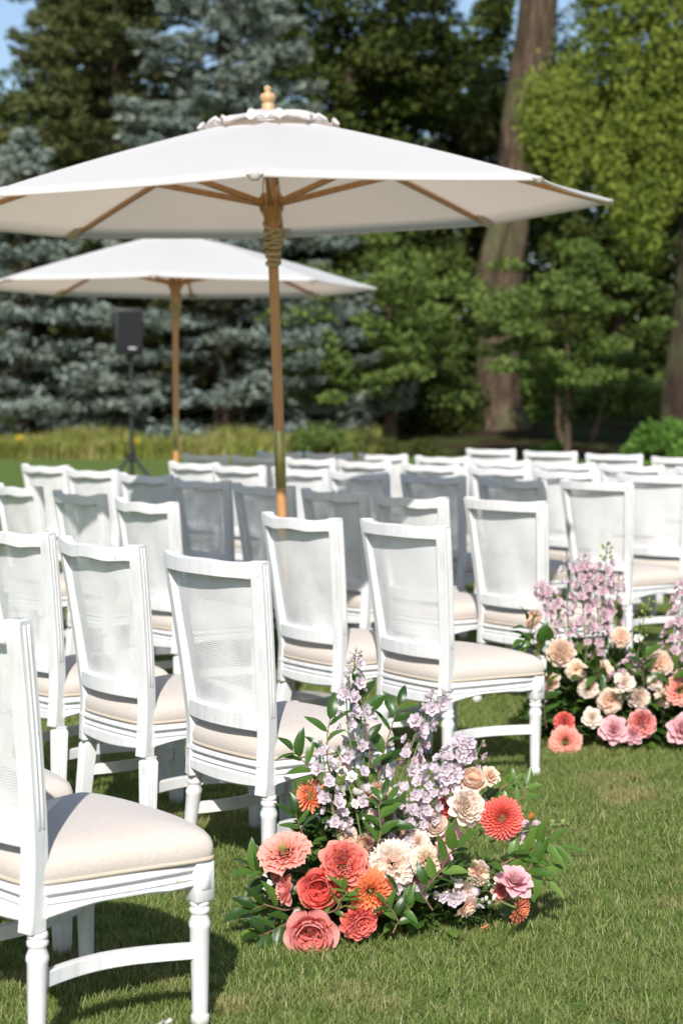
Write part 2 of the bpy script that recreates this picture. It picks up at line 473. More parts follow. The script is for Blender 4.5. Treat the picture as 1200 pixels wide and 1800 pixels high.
    # curved side stretchers
    for s in (1, -1):
        m = MB(); rings = []
        for i in range(17):
            q = i / 16; x = s * (.200 + .048 * q - .055 * math.sin(PI * q)); y = .005 + (.40 + .01) * q; z = .187
            dx = s * (.048 - .055 * PI * math.cos(PI * q)); d = Vector((dx, .41, 0)).normalized(); o = Vector((d.y, -d.x, 0)) * .011
            p = Vector((x, y, z)); up = Vector((0, 0, .018))
            rings.append([p - o - up, p + o - up, p + o + up, p - o + up])
        m.loft(rings); m.build('stretcher', P, t, bevel=.002)
    # cushion
    pts = []
    corner = [(-.203, .03), (-.170, -.002), (0, -.014), (.170, -.002), (.203, .03), (.240, .25), (.276, .41), (.268, .455), (.12, .485), (-.12, .485), (-.268, .455), (-.276, .41), (-.240, .25)]
    poly = [Vector(c) for c in corner]
    for _ in range(3):
        q = []
        for i in range(len(poly)):
            a, b = poly[i], poly[(i + 1) % len(poly)]; q += [a * .75 + b * .25, a * .25 + b * .75]
        poly = q
    cen = Vector((0, .235))
    rings = [[(p.x, p.y, .4005) for p in [cen + (p - cen) * .97 for p in poly]]]
    for sF, z in ((.985, .402), (1.004, .409), (1.016, .422), (1.014, .437), (.995, .451), (.96, .462), (.90, .472), (.78, .482), (.6, .490), (.4, .4945), (.2, .497), (.03, .498)):
        rings.append([((cen + (p - cen) * sF).x, (cen + (p - cen) * sF).y, z) for p in poly])
    m = MB(); m.loft(rings); cu = m.build('seat_cushion', M['linen'], t, angle=80)
    m = MB(); ring = [cen + (p - cen) * 1.006 for p in poly]
    pth = [Vector((p.x, p.y, .4065)) for p in ring]; pth.append(pth[0].copy()); pth.append(pth[1].copy())
    m.tube(pth, .0052, 7, caps=False); m.build('piping', M['piping'], cu, angle=80)
    return t

PROTO = {k: chair_parts(k) for k in ('round', 'square')}
USED = {}
def make_chair(kind, x, y, yaw, label, group='white chairs set out in rows on the lawn', origin=True):
    jit = random.Random(int(x * 977 + y * 131)); yaw += 0 if y < 7 else jit.uniform(-1.6, 1.6)
    a = rad(yaw)
    if not origin: x += .051 * math.sin(a); y += .051 * math.cos(a)
    if kind not in USED: o = PROTO[kind]; USED[kind] = 1; o.name = 'dining_chair'
    else: o = copy_tree(PROTO[kind])
    o.name = 'dining_chair'
    o.location = (x, y, 0); o.rotation_euler = (0, 0, -a)
    tag(o, label, 'chair', group); return o
ORD = ['', 'first', 'second', 'third', 'fourth', 'fifth', 'sixth', 'seventh', 'eighth', 'ninth', 'tenth']
# rows counted from the camera, chairs counted from the flower-lined aisle on the right
make_chair('round', -.812, 3.812, 49.3, 'nearest white chair with turned legs, cut by the left edge of the picture')
make_chair('square', -1.22, 4.34, 49.3, 'white chair with fluted square legs just beyond the nearest chair, its back out of view')
make_chair('round', -.356, 5.113, 50.6, 'white cane-back chair with turned legs right behind the near flower arrangement')
make_chair('square', -.773, 5.664, 50.9, 'white cane-back chair with fluted legs, directly left of the near flowers\' chair')
make_chair('square', -1.15, 6.18, 51.0, 'white cane-back chair, third from the aisle in the second row, at left edge')
make_chair('round', .264, 6.501, 53.0, 'white chair with turned legs at aisle between the two flower arrangements, third row')
make_chair('square', -.138, 6.887, 52.1, 'white wavy-topped chair standing in front of the near parasol pole, third row')
R3 = [(-.92, 7.89), (-1.33, 8.55), (-1.77, 9.26), (-2.2, 9.97)]
for i, (x, y) in enumerate(R3):
    make_chair('square', x, y, 51.5, 'white cane-back chair, %s left of the parasol gap in the third row' % ORD[i + 1], origin=False)
R4 = [(.75, 7.95, 49), (.32, 8.26, 50), (-.05, 8.74, 49), (-.44, 9.31, 48), (-.83, 9.92, 46), (-1.23, 10.62, 44), (-1.67, 11.34, 42), (-2.11, 12.09, 41)]
for i, (x, y, a) in enumerate(R4):
    st = {1: 'half-shaded ', 2: 'shaded ', 3: 'shaded ', 4: 'shaded '}.get(i, '')
    make_chair('round' if i == 0 else 'square', x, y, a, st + 'white chair, %s from the aisle in the fourth row from the camera' % ORD[i + 1], origin=False)
R5 = [(1.44, 9.72, 46), (.99, 10.06, 45), (.55, 10.5, 44), (.10, 11.01, 43), (-.29, 11.51, 42), (-.74, 12.06, 41), (-1.1, 12.60, 40)]
for i, (x, y, a) in enumerate(R5):
    st = {1: 'shaded ', 2: 'shaded ', 3: 'shaded '}.get(i, '')
    make_chair('round' if i == 0 else 'square', x, y, a, st + 'white chair, %s from the aisle in the fifth row from the camera' % ORD[i + 1], origin=False)
R6 = [(1.92, 10.56), (1.46, 11.18), (1.07, 11.69), (.63, 12.27), (.16, 12.89), (-.26, 13.43), (-.71, 13.98), (-1.16, 14.43)]
for i, (x, y) in enumerate(R6):
    make_chair('round' if i == 0 else 'square', x, y, 39, 'white chair, %s from the aisle in the sixth row from the camera' % ORD[i + 1], origin=False)
R7 = [(2.5, 11.62), (2.06, 12.18), (1.64, 12.6), (1.22, 13.12), (.81, 13.9), (.34, 14.5), (-.12, 14.86), (-.56, 15.2)]
for i, (x, y) in enumerate(R7):
    make_chair('round' if i == 0 else 'square', x, y, 36, 'white chair, %s from the aisle in the seventh row from the camera' % ORD[i + 1], origin=False)
R8 = [(2.72, 13.67), (2.3, 14.45), (1.85, 15.18), (1.38, 15.87)]
for i, (x, y) in enumerate(R8):
    make_chair('round', x, y, 30, 'white chair, %s from the right in the farthest row by the trees' % ORD[i + 1], origin=False)

# ------------------------------------------------------------------ parasols
def make_umbrella(base, lean_x, lean_y, rot, label, R=1.546, rim=2.325, apex=2.755):
    t = empty('market_umbrella', base)
    rng = random.Random(int(rot * 100))
    # everything is modelled upright, then leaned as a whole at the ground
    def prof(s): return apex - (apex - rim) * (.86 * s + .14 * s * s)
    cor = [rot + k * PI / 4 for k in range(8)]
    # canopy gores
    for k in range(8):
        a0, a1 = cor[k], cor[(k + 1) % 8] if k < 7 else cor[0] + 2 * PI
        V = []; F = []; n, mm = 13, 11
        for i in range(n):
            s = .03 + .97 * i / (n - 1)
            p0 = Vector((math.cos(a0), math.sin(a0), 0)) * (R * s); p1 = Vector((math.cos(a1), math.sin(a1), 0)) * (R * s)
            z = prof(s)
            for j in range(mm):
                q = j / (mm - 1); p = p0.lerp(p1, q); e = 4 * q * (1 - q)
                sagz = -.045 * e * s * (1 - .93 * s) - .0020 * (1 if 0 < j < mm - 1 else 0)
                pin = p * (1 - .008 * e * s ** 6)
                wr = .0014 * math.sin(9 * s + 3 * q + k) * e
                V.append((pin.x, pin.y, z + sagz + wr))
        F = [(i * mm + j, i * mm + j + 1, (i + 1) * mm + j + 1, (i + 1) * mm + j) for i in range(n - 1) for j in range(mm - 1)]
        # folded hem along the rim
        b = len(V)
        for j in range(mm):
            p = Vector(V[(n - 1) * mm + j]); r = Vector((p.x, p.y, 0)).normalized()
            V.append(tuple(p + r * .003 + Vector((0, 0, -.014)))); V.append(tuple(p - r * .012 + Vector((0, 0, -.012))))
        for j in range(mm - 1):
            e0 = (n - 1) * mm + j; F.append((e0, e0 + 1, b + 2 * j + 2, b + 2 * j)); F.append((b + 2 * j, b + 2 * j + 2, b + 2 * j + 3, b + 2 * j + 1))
        link('canopy_panel', np_mesh('canopy_panel', V, F, M['canvas'], True), t)
    # ribs under the fabric, struts from the runner, rib pockets at the corners
    runner_z = rim + .03
    for a in cor:
        d = Vector((math.cos(a), math.sin(a), 0)); sd = Vector((-d.y, d.x, 0))
        m = MB(); rings = []
        for i in range(12):
            s = .05 + .915 * i / 11; c = d * (R * s) + Vector((0, 0, prof(s) - .011)); w = .0085; h = .024 if s < .9 else .018
            rings.append([c + sd * w, c - sd * w, c - sd * w - Vector((0, 0, h)), c + sd * w - Vector((0, 0, h))])
        m.loft(rings); rb = m.build('rib', M['teak'], t, bevel=.002)
        m = MB(); p0 = d * .045 + Vector((0, 0, runner_z)); s1 = .50; p1 = d * (R * s1) + Vector((0, 0, prof(s1) - .04)); rings = []
        for q in (0, 1):
            c = p0.lerp(p1, q); w, h = .0095, .013
            rings.append([c + sd * w + Vector((0, 0, h)), c - sd * w + Vector((0, 0, h)), c - sd * w - Vector((0, 0, h)), c + sd * w - Vector((0, 0, h))])
        m.loft(rings); m.build('strut', M['teak'], rb, bevel=.002)
        m = MB(); rings = []
        for s, w, h in ((.93, .045, .020), (.965, .042, .026), (.995, .032, .024), (1.004, .022, .016)):
            c = d * (R * s) + Vector((0, 0, prof(min(s, 1)) - .006)); rings.append([c + sd * w, c + Vector((0, 0, .009)), c - sd * w, c - sd * w * .4 - Vector((0, 0, h)), c + sd * w * .4 - Vector((0, 0, h))])
        m.loft(rings); m.build('rib_pocket', M['canvas'], t, angle=70)
    # gathered vent flap with knotted ties
    V = []; F = []; n, mm = 9, 96; crump = [rng.gauss(0, .011) for _ in range(96)]
    for i in range(n):
        s = i / (n - 1); r = .02 + .275 * s
        for j in range(mm):
            a = rot + 2 * PI * j / mm
            k8 = (j * 8 / mm) % 1; gather = abs(math.cos(PI * k8))               # tied at the ribs, billowing between
            lift = .050 * (1 - gather ** 3) * s * (.75 + .3 * math.sin(j * .7)) * (1 - .55 * s ** 4) + (.008 * math.sin(j * 1.3 + 2 * s) + crump[j] * (.4 + .6 * math.sin(5 * s + j))) * s * (1 - .5 * s ** 6)
            z = prof(r / R) + .012 + lift + .012 * (1 - s)
            rr = r * (1 - .10 * (1 - gather ** 2) * s)
            if i == n - 1: z = prof(rr / R) + .004 + max(0, .030 * (1 - gather ** 2) * (.6 + 40 * crump[(j // 4) * 4])); rr += .012
            V.append((rr * math.cos(a), rr * math.sin(a), z))
    F = [(i * mm + j, i * mm + (j + 1) % mm, (i + 1) * mm + (j + 1) % mm, (i + 1) * mm + j) for i in range(n - 1) for j in range(mm)]
    link('vent_flap', np_mesh('vent_flap', V, F, M['canvas'], True), t)
    for a in cor:
        m = MB(); d = Vector((math.cos(a), math.sin(a), 0)); sd = Vector((-d.y, d.x, 0)); c = d * .288 + Vector((0, 0, prof(.288 / R) + .018))
        m.lathe([(.003, -.008), (.011, -.005), (.012, 0), (.010, .006), (.003, .009)], 10, c)
        for sg in (1, -1):
            m.tube([c, c + sd * sg * .025 + Vector((0, 0, .016)) + d * .008, c + sd * sg * .05 + Vector((0, 0, .004)) + d * .015, c + sd * sg * .062 - Vector((0, 0, .010)) + d * .03], [.006, .011, .010, .005], 8)
        m.build('tie', M['canvas'], t, angle=80)
    # pole: lower length, brass sleeve, upper length
    m = MB(); m.lathe([(.0235, .06), (.0235, 1.06)], 20); m.build('lower_pole', M['teak'], t)
    m = MB(); m.lathe([(.0235, 1.058), (.0252, 1.062), (.0252, 1.315), (.0235, 1.32)], 20); m.build('brass_sleeve', M['brass'], t)
    m = MB(); m.lathe([(.0235, 1.318), (.0235, apex - .02)], 20); m.build('upper_pole', M['teak'], t)
    m = MB(); m.lathe([(.030, runner_z - .17), (.032, runner_z - .16), (.029, runner_z - .09), (.036, runner_z - .06), (.050, runner_z - .035), (.052, runner_z + .03), (.046, runner_z + .045), (.026, runner_z + .05)], 16)
    hub = m.build('runner', M['teak'], t, angle=50)
    for a in cor:
        m = MB(); d = Vector((math.cos(a + PI / 8), math.sin(a + PI / 8), 0)); m.box(d * .045 + Vector((0, 0, runner_z)), (.024, .014, .06), Matrix.Rotation(a + PI / 8, 3, 'Z')); m.build('runner_tooth', M['teak'], hub, bevel=.002)
    m = MB(); m.lathe([(.026, apex - .09), (.048, apex - .085), (.050, apex - .035), (.030, apex - .02), (.03, apex + .02)], 16); m.build('top_hub', M['teak'], t, angle=50)
    # rope wound round pole and runner, two lines running up to the pulley
    m = MB(); pth = []
    z0 = runner_z - .10
    for i in range(150):
        q = i / 149; a = q * 2 * PI * 9; r = .037 if q < .6 else .030
        z = z0 - .17 * q + .030 * math.sin(a * .43 + 1) * (1 - .7 * q) + .012 * math.sin(a); pth.append((r * math.cos(a), r * math.sin(a), z))
    m.tube(pth, .0078, 7)
    m.tube([(.043 * math.cos(a_), .043 * math.sin(a_), z0 - .01 - .10 * (a_ / 14.0) + .030 * math.sin(a_ * 1.0 + 2)) for a_ in [14.0 * i / 70 for i in range(71)]], .0072, 7)
    for dx in (-.030, .034):
        m.tube([(dx, -.03, runner_z - .09), (dx * 1.3, -.046, runner_z), (dx, -.03, runner_z + .12), (dx * .7, -.02, apex - .1)], .0035, 6)
    m.build('rope', M['rope'], t, angle=80)
    m = MB(); m.lathe([(.030, apex + .015), (.030, apex + .045), (.024, apex + .05), (.036, apex + .066), (.038, apex + .078), (.032, apex + .090), (.014, apex + .098), (.013, apex + .104), (.018, apex + .112), (.017, apex + .122), (.004, apex + .13)], 20)
    m.build('finial', M['finial'], t, angle=50)
    m = MB(); m.lathe([(.25, 0), (.25, .045), (.235, .06), (.05, .075), (.034, .085), (.034, .30), (.0236, .305)], 32); m.build('base', M['conc'], t, angle=40)
    t.rotation_euler = (lean_y, lean_x, 0)
    tag(t, label, 'parasol', 'cream market parasols over the seating'); return t

make_umbrella((-.247, 7.9, 0), rad(-1.75), rad(-.0) + rad(1.2), rad(-90), 'large off-white parasol nearest the camera, shading the middle rows')
make_umbrella((-1.29, 13.3, 0), rad(.2), rad(.5), rad(-90), 'off-white parasol farther back at left, partly behind the nearer parasol')

# ------------------------------------------------------------------ loudspeaker on a stand
def make_speaker():
    Y = 23.0; c = at(226, 585, Y)
    st = empty('speaker_stand', (at(231, 700, Y).x, Y, 0))
    m = MB(); m.lathe([(.028, .12), (.028, 1.25)], 14); m.build('lower_tube', M['darkmetal'], st)
    m = MB(); m.lathe([(.024, 1.22), (.024, c.z - .24)], 14); m.build('upper_tube', M['darkmetal'], st)
    m = MB(); m.lathe([(.04, .62), (.055, .63), (.055, .72), (.04, .73)], 14); m.build('collar', M['black'], st, angle=40)
    m = MB(); m.lathe([(.026, 1.20), (.028, 1.21), (.028, 1.27), (.02, 1.28)], 14); m.build('clamp', M['black'], st, angle=40)
    for a in (rad(-25), rad(95), rad(215)):
        d = Vector((math.cos(a), math.sin(a), 0)); m = MB()
        m.tube([d * .03 + Vector((0, 0, .68)), d * .62 + Vector((0, 0, .02))], .024, 8); lg = m.build('leg', M['darkmetal'], st)
        m = MB(); m.tube([d * .60 + Vector((0, 0, .035)), d * .65 + Vector((0, 0, -.0))], .02, 8); m.build('rubber_foot', M['black'], lg)
        m = MB(); m.tube([d * .02 + Vector((0, 0, .25)), d * .33 + Vector((0, 0, .352))], .009, 6); m.build('brace', M['darkmetal'], st)
    tag(st, 'black tripod stand carrying the loudspeaker, on lawn behind the chairs', 'speaker stand')
    sp = empty('loudspeaker', (c.x, Y, c.z - .30), rad(14))
    m = MB(); out = [(-.175, -.16), (.175, -.16), (.19, -.05), (.12, .15), (-.12, .15), (-.19, -.05)]
    m.loft([[(x * .97, y * .97, 0) for x, y in out], [(x, y, .02) for x, y in out], [(x, y, .60) for x, y in out], [(x * .97, y * .97, .62) for x, y in out]])
    m.build('cabinet', M['black'], sp, bevel=.01, seg=2)
    m = MB(); m.box((0, -.166, .32), (.32, .014, .52)); g = m.build('grille', M['grille'], sp, bevel=.006)
    m = MB(); m.box((.03, -.175, .09), (.10, .006, .022)); m.build('badge', M['grey'], sp)
    m = MB(); m.lathe([(.025, -.09), (.025, 0), (.05, .002)], 12); m.build('pole_socket', M['black'], sp)
    tag(sp, 'black loudspeaker raised on a tripod in front of the blue spruces', 'loudspeaker')
make_speaker()

# ------------------------------------------------------------------ flower meshes
def petal(L, W, cup, curl, ruf, rng, nu=5, nv=5, tip=.35, point=0.0, freq=5.0, serr=0.0, base_w=.25):
    """one petal growing along +X from the origin, its face up (+Z); returns verts, t"""
    u = np.linspace(0, 1, nu); v = np.linspace(-1, 1, nv)
    U, Vv = np.meshgrid(u, v, indexing='ij')
    wprof = base_w + (1 - base_w) * np.sin(np.clip(U, 0, 1) * PI * .5) ** .8
    wprof = wprof * (1 - tip * U ** 5)
    if point: wprof = wprof * (1 - U ** 3 * point) + 1e-3
    ang = curl * U
    du = 1.0 / (nu - 1)
    X = np.cumsum(np.cos(ang), 0) * du * L; X -= X[:1]
    Z = np.cumsum(np.sin(ang), 0) * du * L; Z -= Z[:1]
    Yy = Vv * wprof * W / 2
    round_ = (1 - .22 * (Vv ** 2) * (U ** 2)) if not point else 1.0
    X = X * round_
    ph = rng.uniform(0, 6.28)
    Z = Z + cup * (Vv ** 2) * W * .5 * (.3 + .7 * U)
    Z = Z + ruf * np.sin(Vv * freq + ph) * U ** 2
    X = X + ruf * .6 * np.sin(Vv * freq * 1.7 + ph * 2) * U ** 3
    if serr: X = X + serr * ((np.arange(nv) % 2) * 2 - 1)[None, :] * (U ** 8)
    P = np.stack([X, Yy, Z], -1).reshape(-1, 3)
    return P, U.ravel()
def quad_idx(nu, nv):
    i, j = np.meshgrid(np.arange(nu - 1), np.arange(nv - 1), indexing='ij'); a = (i * nv + j).ravel()
    return np.stack([a, a + 1, a + nv + 1, a + nv], -1)
def place_petal(P, az, el, r, z):
    ce, se = math.cos(el), math.sin(el); ca, sa = math.cos(az), math.sin(az)
    x = P[:, 0] * ce - P[:, 2] * se; zz = P[:, 0] * se + P[:, 2] * ce; y = P[:, 1]
    x = x + r
    return np.stack([x * ca - y * sa, x * sa + y * ca, zz + z], -1)
class Bloom:
    def __init__(s): s.V = []; s.F = []; s.T = []; s.S = []; s.n = 0
    def add(s, P, F, t, sv):
        s.V.append(P); s.F.append(F + s.n); s.T.append(t); s.S.append(np.full(len(P), sv)); s.n += len(P)
    def mesh(s, name, mat): return np_mesh(name, np.concatenate(s.V), np.concatenate(s.F), mat, True, np.concatenate(s.T), np.concatenate(s.S))
GA = 2.399963
def garden_rose(seed, mat, open_=1.0):
    """full-faced garden rose of diameter 1 (unit), axis +Z"""
    rng = np.random.default_rng(seed); B = Bloom()
    # outer guard petals
    for ring, (n, el, L, W, r) in enumerate(((9, .02, .33, .33, .16), (9, .34, .31, .31, .15), (10, .62, .28, .28, .14), (10, .88, .25, .25, .13))):
        for k in range(n):
            P, t = petal(L * rng.uniform(.95, 1.05), W * rng.uniform(.92, 1.08), .30, .30 - .60 * (ring == 0), .010, rng, 6, 7, .22, freq=4)
            P = place_petal(P, 2 * PI * k / n + ring * .35 + rng.uniform(-.10, .10), el * open_ + rng.uniform(-.06, .06), r, -.06 + ring * .012)
            B.add(P, quad_idx(6, 7), t, .9)
    # tightly folded inner petals: creased fins radiating from the heart, standing on a disc
    n = 130
    for i in range(n):
        q = math.sqrt((i + .5) / n); az = i * GA; r = .31 * q
        L = .19 * (1 - .2 * q) * rng.uniform(.88, 1.12); el = rad(95 - 30 * q) + rng.uniform(-.12, .12)
        P, t = petal(L, .17 * rng.uniform(.8, 1.2), .35 * rng.choice([-1, 1]), -.2, .020, rng, 4, 6, .15, freq=6)
        tw = rng.choice([-1, 1]) * rng.uniform(.35, 1.35); c, s_ = math.cos(tw), math.sin(tw)
        P = np.stack([P[:, 0], P[:, 1] * c - P[:, 2] * s_, P[:, 1] * s_ + P[:, 2] * c], -1)
        P = place_petal(P, az + rng.uniform(-.2, .2), el, r, -.01 - .05 * q * q)
        B.add(P, quad_idx(4, 6), .25 + .75 * t, q)
    return B.mesh('garden_rose', mat)
def bowl_rose(seed, mat):
    """cupped garden rose: smooth outer bowl of wide petals round a quartered, folded heart; unit diameter, axis +Z"""
    rng = np.random.default_rng(seed); B = Bloom()
    for ring, (n, el, L, W, r, cu) in enumerate(((6, .10, .36, .46, .12, .35), (7, .42, .37, .44, .13, .75), (7, .72, .34, .40, .15, .7), (8, .95, .30, .34, .15, .6))):
        for k in range(n):
            P, t = petal(L * rng.uniform(.94, 1.06), W * rng.uniform(.94, 1.08), .30, cu, .006, rng, 7, 7, .16, freq=3)
            P = place_petal(P, 2 * PI * k / n + ring * .42 + rng.uniform(-.10, .10), el + rng.uniform(-.08, .08), r, -.10 + ring * .010)
            B.add(P, quad_idx(7, 7), t, .9)
    for quarter in range(5):                                   # nested folds in swirls
        qa = quarter * 2 * PI / 5 + rng.uniform(-.2, .2)
        for i in range(14):
            q = .02 + .98 * (i / 13); r = .27 * q; az = qa + rng.uniform(-.45, .45)
            P, t = petal(.17 * rng.uniform(.9, 1.1), .15 * (.6 + .6 * q), .55, -.15, .010, rng, 4, 6, .15, freq=4)
            P = place_petal(P, az, rad(84 - 26 * q) + rng.uniform(-.1, .1), r * .92, -.02 - .03 * q)
            B.add(P, quad_idx(4, 6), .1 + .6 * t, q * .8)
    return B.mesh('garden_rose', mat)
def cup_rose(seed, mat):
    """classic high-centred rose, side or three-quarter view, unit diameter"""
    rng = np.random.default_rng(seed); B = Bloom()
    for i in range(30):
        q = i / 29; az = i * GA; el = rad(88 - 68 * q ** 1.5) + rng.uniform(-.06, .06)
        L = .34 + .14 * q; W = .26 + .24 * q
        P, t = petal(L, W, .55 - .15 * q, -.5 * q - .1, .012 + .014 * q, rng, 6, 6, .25, freq=4)
        B.add(place_petal(P, az, el, .015 + .085 * q, .02 - .06 * q), quad_idx(6, 6), t, q)
    return B.mesh('rose', mat)
def dahlia(seed, mat, n=120):
    rng = np.random.default_rng(seed); B = Bloom()
    for i in range(n):
        q = math.sqrt((i + .5) / n); az = i * GA
        el = rad(86 - 84 * q ** 1.3) + rng.uniform(-.08, .08); L = .07 + .26 * q; W = .05 + .10 * q
        P, t = petal(L, W, .75, .25 - .5 * q, .0, rng, 5, 3, .1, point=.55, base_w=.5)
        B.add(place_petal(P, az, el, .24 * q, .16 * (1 - q * q) - .05 * q), quad_idx(5, 3), t, q)
    return B.mesh('dahlia', mat)
def carnation(seed, mat, n=64):
    rng = np.random.default_rng(seed); B = Bloom()
    for i in range(n):
        q = math.sqrt((i + .5) / n); az = i * GA + rng.uniform(-.3, .3); el = rad(88 - 95 * q) + rng.uniform(-.2, .2)
        P, t = petal(.42 * rng.uniform(.85, 1.08), .30 * rng.uniform(.8, 1.2), .2 * rng.choice([-1, 1]), -.2 * q, .045, rng, 5, 9, .05, freq=7, serr=.018, base_w=.15)
        B.add(place_petal(P, az, el, .04, 0), quad_idx(5, 9), t, q)
    return B.mesh('carnation', mat)
def butterfly(seed, mat):
    """open ruffled bloom with a green centre (centre pigment comes with s)"""
    rng = np.random.default_rng(seed); B = Bloom()
    for i in range(56):
        q = .30 + .70 * math.sqrt((i + .5) / 56); az = i * GA; el = rad(80 - 72 * (q - .3) / .7) + rng.uniform(-.1, .1)
        P, t = petal(.12 + .22 * q, .16 + .16 * q, .4, -.25, .03, rng, 5, 6, .2, freq=5)
        B.add(place_petal(P, az, el, .22 * q, .06 * (1 - q)), quad_idx(5, 6), t, q)
    for i in range(20):
        az = i * GA; P, t = petal(.15 * rng.uniform(.7, 1.1), .035, .5, .1, 0, rng, 4, 3, .1, point=.8)
        B.add(place_petal(P, az, rad(rng.uniform(45, 88)), .02 + .05 * (i / 20), .05), quad_idx(4, 3), t, 0.0)
    return B.mesh('butterfly_bloom', mat)
def floret(seed, mat):
    """delphinium floret, unit diameter, two whorls of petals"""
    rng = np.random.default_rng(seed); B = Bloom()
    for k in range(6):
        P, t = petal(.50, .44, .35, .30, .03, rng, 4, 5, .25); B.add(place_petal(P, 2 * PI * k / 6 + rng.uniform(-.1, .1), rad(18) + rng.uniform(-.2, .25), .03, 0), quad_idx(4, 5), t, 1)
    for k in range(5):
        P, t = petal(.32, .30, .4, .2, .03, rng, 4, 4, .25); B.add(place_petal(P, 2 * PI * k / 5 + .5, rad(48) + rng.uniform(-.2, .2), .02, .02), quad_idx(4, 4), t, .4)
    for k in range(3):
        P, t = petal(.18, .12, .4, .2, .0, rng, 3, 3, .25); B.add(place_petal(P, 2 * PI * k / 3, rad(72), .01, .02), quad_idx(3, 3), t, 0)
    return B.mesh('floret', mat)
def bud(seed, mat):
    rng = np.random.default_rng(seed); B = Bloom()
    for k in range(7):
        P, t = petal(.8, .55, .9, .45, .0, rng, 5, 4, .6, point=.4, base_w=.5); B.add(place_petal(P, 2 * PI * k / 7, rad(62), .12, -.3), quad_idx(5, 4), t, 1)
    return B.mesh('bud', mat)
def leaf_mesh(seed, mat, L=1.0, W=.42, fold=.35, curl=.5):
    rng = np.random.default_rng(seed)
    nu, nv = 8, 5; u = np.linspace(0, 1, nu); v = np.linspace(-1, 1, nv); U, Vv = np.meshgrid(u, v, indexing='ij')
    w = np.sin(PI * U ** .85) ** .8 * (1 - .15 * U) * W / 2 + .004
    ang = curl * (U - .3); du = 1 / (nu - 1)
    Yl = np.cumsum(np.cos(ang), 0) * du; Yl -= Yl[:1]; Z = -np.cumsum(np.sin(ang), 0) * du; Z -= Z[:1]
    X = Vv * w; Z = Z + fold * np.abs(Vv) * w + .015 * np.sin(9 * U + 3 * Vv + seed) * np.abs(Vv)
    P = np.stack([X, Yl, Z], -1).reshape(-1, 3) * L
    V = P.tolist(); F = quad_idx(nu, nv).tolist()
    # short stalk
    n0 = len(V)
    for y in (-.14, .02):
        for a in range(3): V.append((.012 * math.cos(2.1 * a), y, .012 * math.sin(2.1 * a)))
    for a in range(3): F.append([n0 + a, n0 + (a + 1) % 3, n0 + 3 + (a + 1) % 3, n0 + 3 + a])
    return np_mesh('leaf', V, F, mat, True)

CORAL = mat_petal('coral_petals', (.86, .14, .07), (.89, .19, .125), (.90, .40, .34))
DEEP = mat_petal('deep_coral_petals', (.86, .09, .05), (.88, .125, .09), (.89, .30, .25))
ROSEPINK = mat_petal('rosy_petals', (.84, .20, .14), (.87, .28, .24), (.89, .50, .47))
ORANGE = mat_petal('orange_petals', (.78, .30, .05), (.86, .24, .08), (.86, .40, .26), center=(.80, .42, .05))
CDAHLIA = mat_petal('coral_dahlia_petals', (.70, .10, .03), (.80, .12, .07), (.84, .27, .24), center=(.66, .09, .03))
PEACH = mat_petal('peach_petals', (.91, .56, .36), (.92, .69, .53), (.92, .79, .68), .5)
BLUSH = mat_petal('blush_petals', (.93, .68, .54), (.93, .78, .67), (.93, .85, .77), .45)
CREAM = mat_petal('cream_petals', (.85, .56, .34), (.87, .70, .52), (.88, .78, .66))
PINK = mat_petal('pink_petals', (.72, .28, .32), (.80, .42, .46), (.84, .56, .60))
GREENC = mat_petal('coral_green_centre', (.80, .22, .15), (.86, .33, .26), (.87, .50, .42), center=(.26, .38, .05))
LAV = mat_petal('lavender_petals', (.78, .73, .68), (.74, .655, .70), (.68, .575, .66), .42)
LILAC = mat_petal('lilac_pink_petals', (.72, .58, .56), (.69, .515, .55), (.66, .51, .58), .42)
WHITEB = mat_petal('white_petals', (.70, .72, .50), (.80, .78, .72), (.80, .74, .76), .35)
GREENB = mat_petal('green_bud', (.16, .22, .05), (.30, .36, .08), (.50, .50, .16))
AMBERB = mat_petal('amber_bud', (.30, .25, .04), (.55, .26, .04), (.62, .20, .05))
LEAFM = mat_flowerleaf('glossy_leaf', (.018, .050, .008), (.034, .085, .012), (.070, .145, .022))
LEAFL = mat_flowerleaf('light_leaf', (.050, .11, .016), (.085, .165, .026), (.14, .23, .045))
STEM = mat_simple('green_stem', (.10, .15, .04), .6, .3, 20)
TWIG = mat_simple('brown_twig', (.16, .085, .05), .7, .3, 30)

ROSES = {('gr', c): [garden_rose(10 + i, mt, op) for i, op in enumerate((1.0, .85, 1.15))] for c, mt in (('coral', CORAL), ('deep', DEEP), ('rosy', ROSEPINK), ('blush', BLUSH), ('peach', PEACH))}
for c_, mt_ in (('rosy', ROSEPINK), ('blush', BLUSH), ('peach', PEACH), ('deep', DEEP)): ROSES[('bowl', c_)] = [bowl_rose(20 + i, mt_) for i in range(3)]
ROSES[('cup', 'pink')] = [cup_rose(31, PINK), cup_rose(32, PINK)]
ROSES[('cup', 'peach')] = [cup_rose(33, PEACH), cup_rose(34, PEACH)]
ROSES[('cup', 'blush')] = [cup_rose(35, BLUSH), cup_rose(36, BLUSH)]
ROSES[('cup', 'rosy')] = [cup_rose(37, ROSEPINK)]
ROSES[('dah', 'orange')] = [dahlia(41, ORANGE, 80), dahlia(42, ORANGE, 96)]
ROSES[('dah', 'coral')] = [dahlia(43, CDAHLIA, 150)]
ROSES[('carn', 'peach')] = [carnation(51, PEACH), carnation(52, PEACH)]
ROSES[('carn', 'blush')] = [carnation(55, BLUSH, 84), carnation(56, BLUSH, 90)]
ROSES[('carn', 'cream')] = [carnation(53, CREAM), carnation(54, CREAM)]
ROSES[('bfly', 'green')] = [butterfly(61, GREENC), butterfly(62, GREENC)]
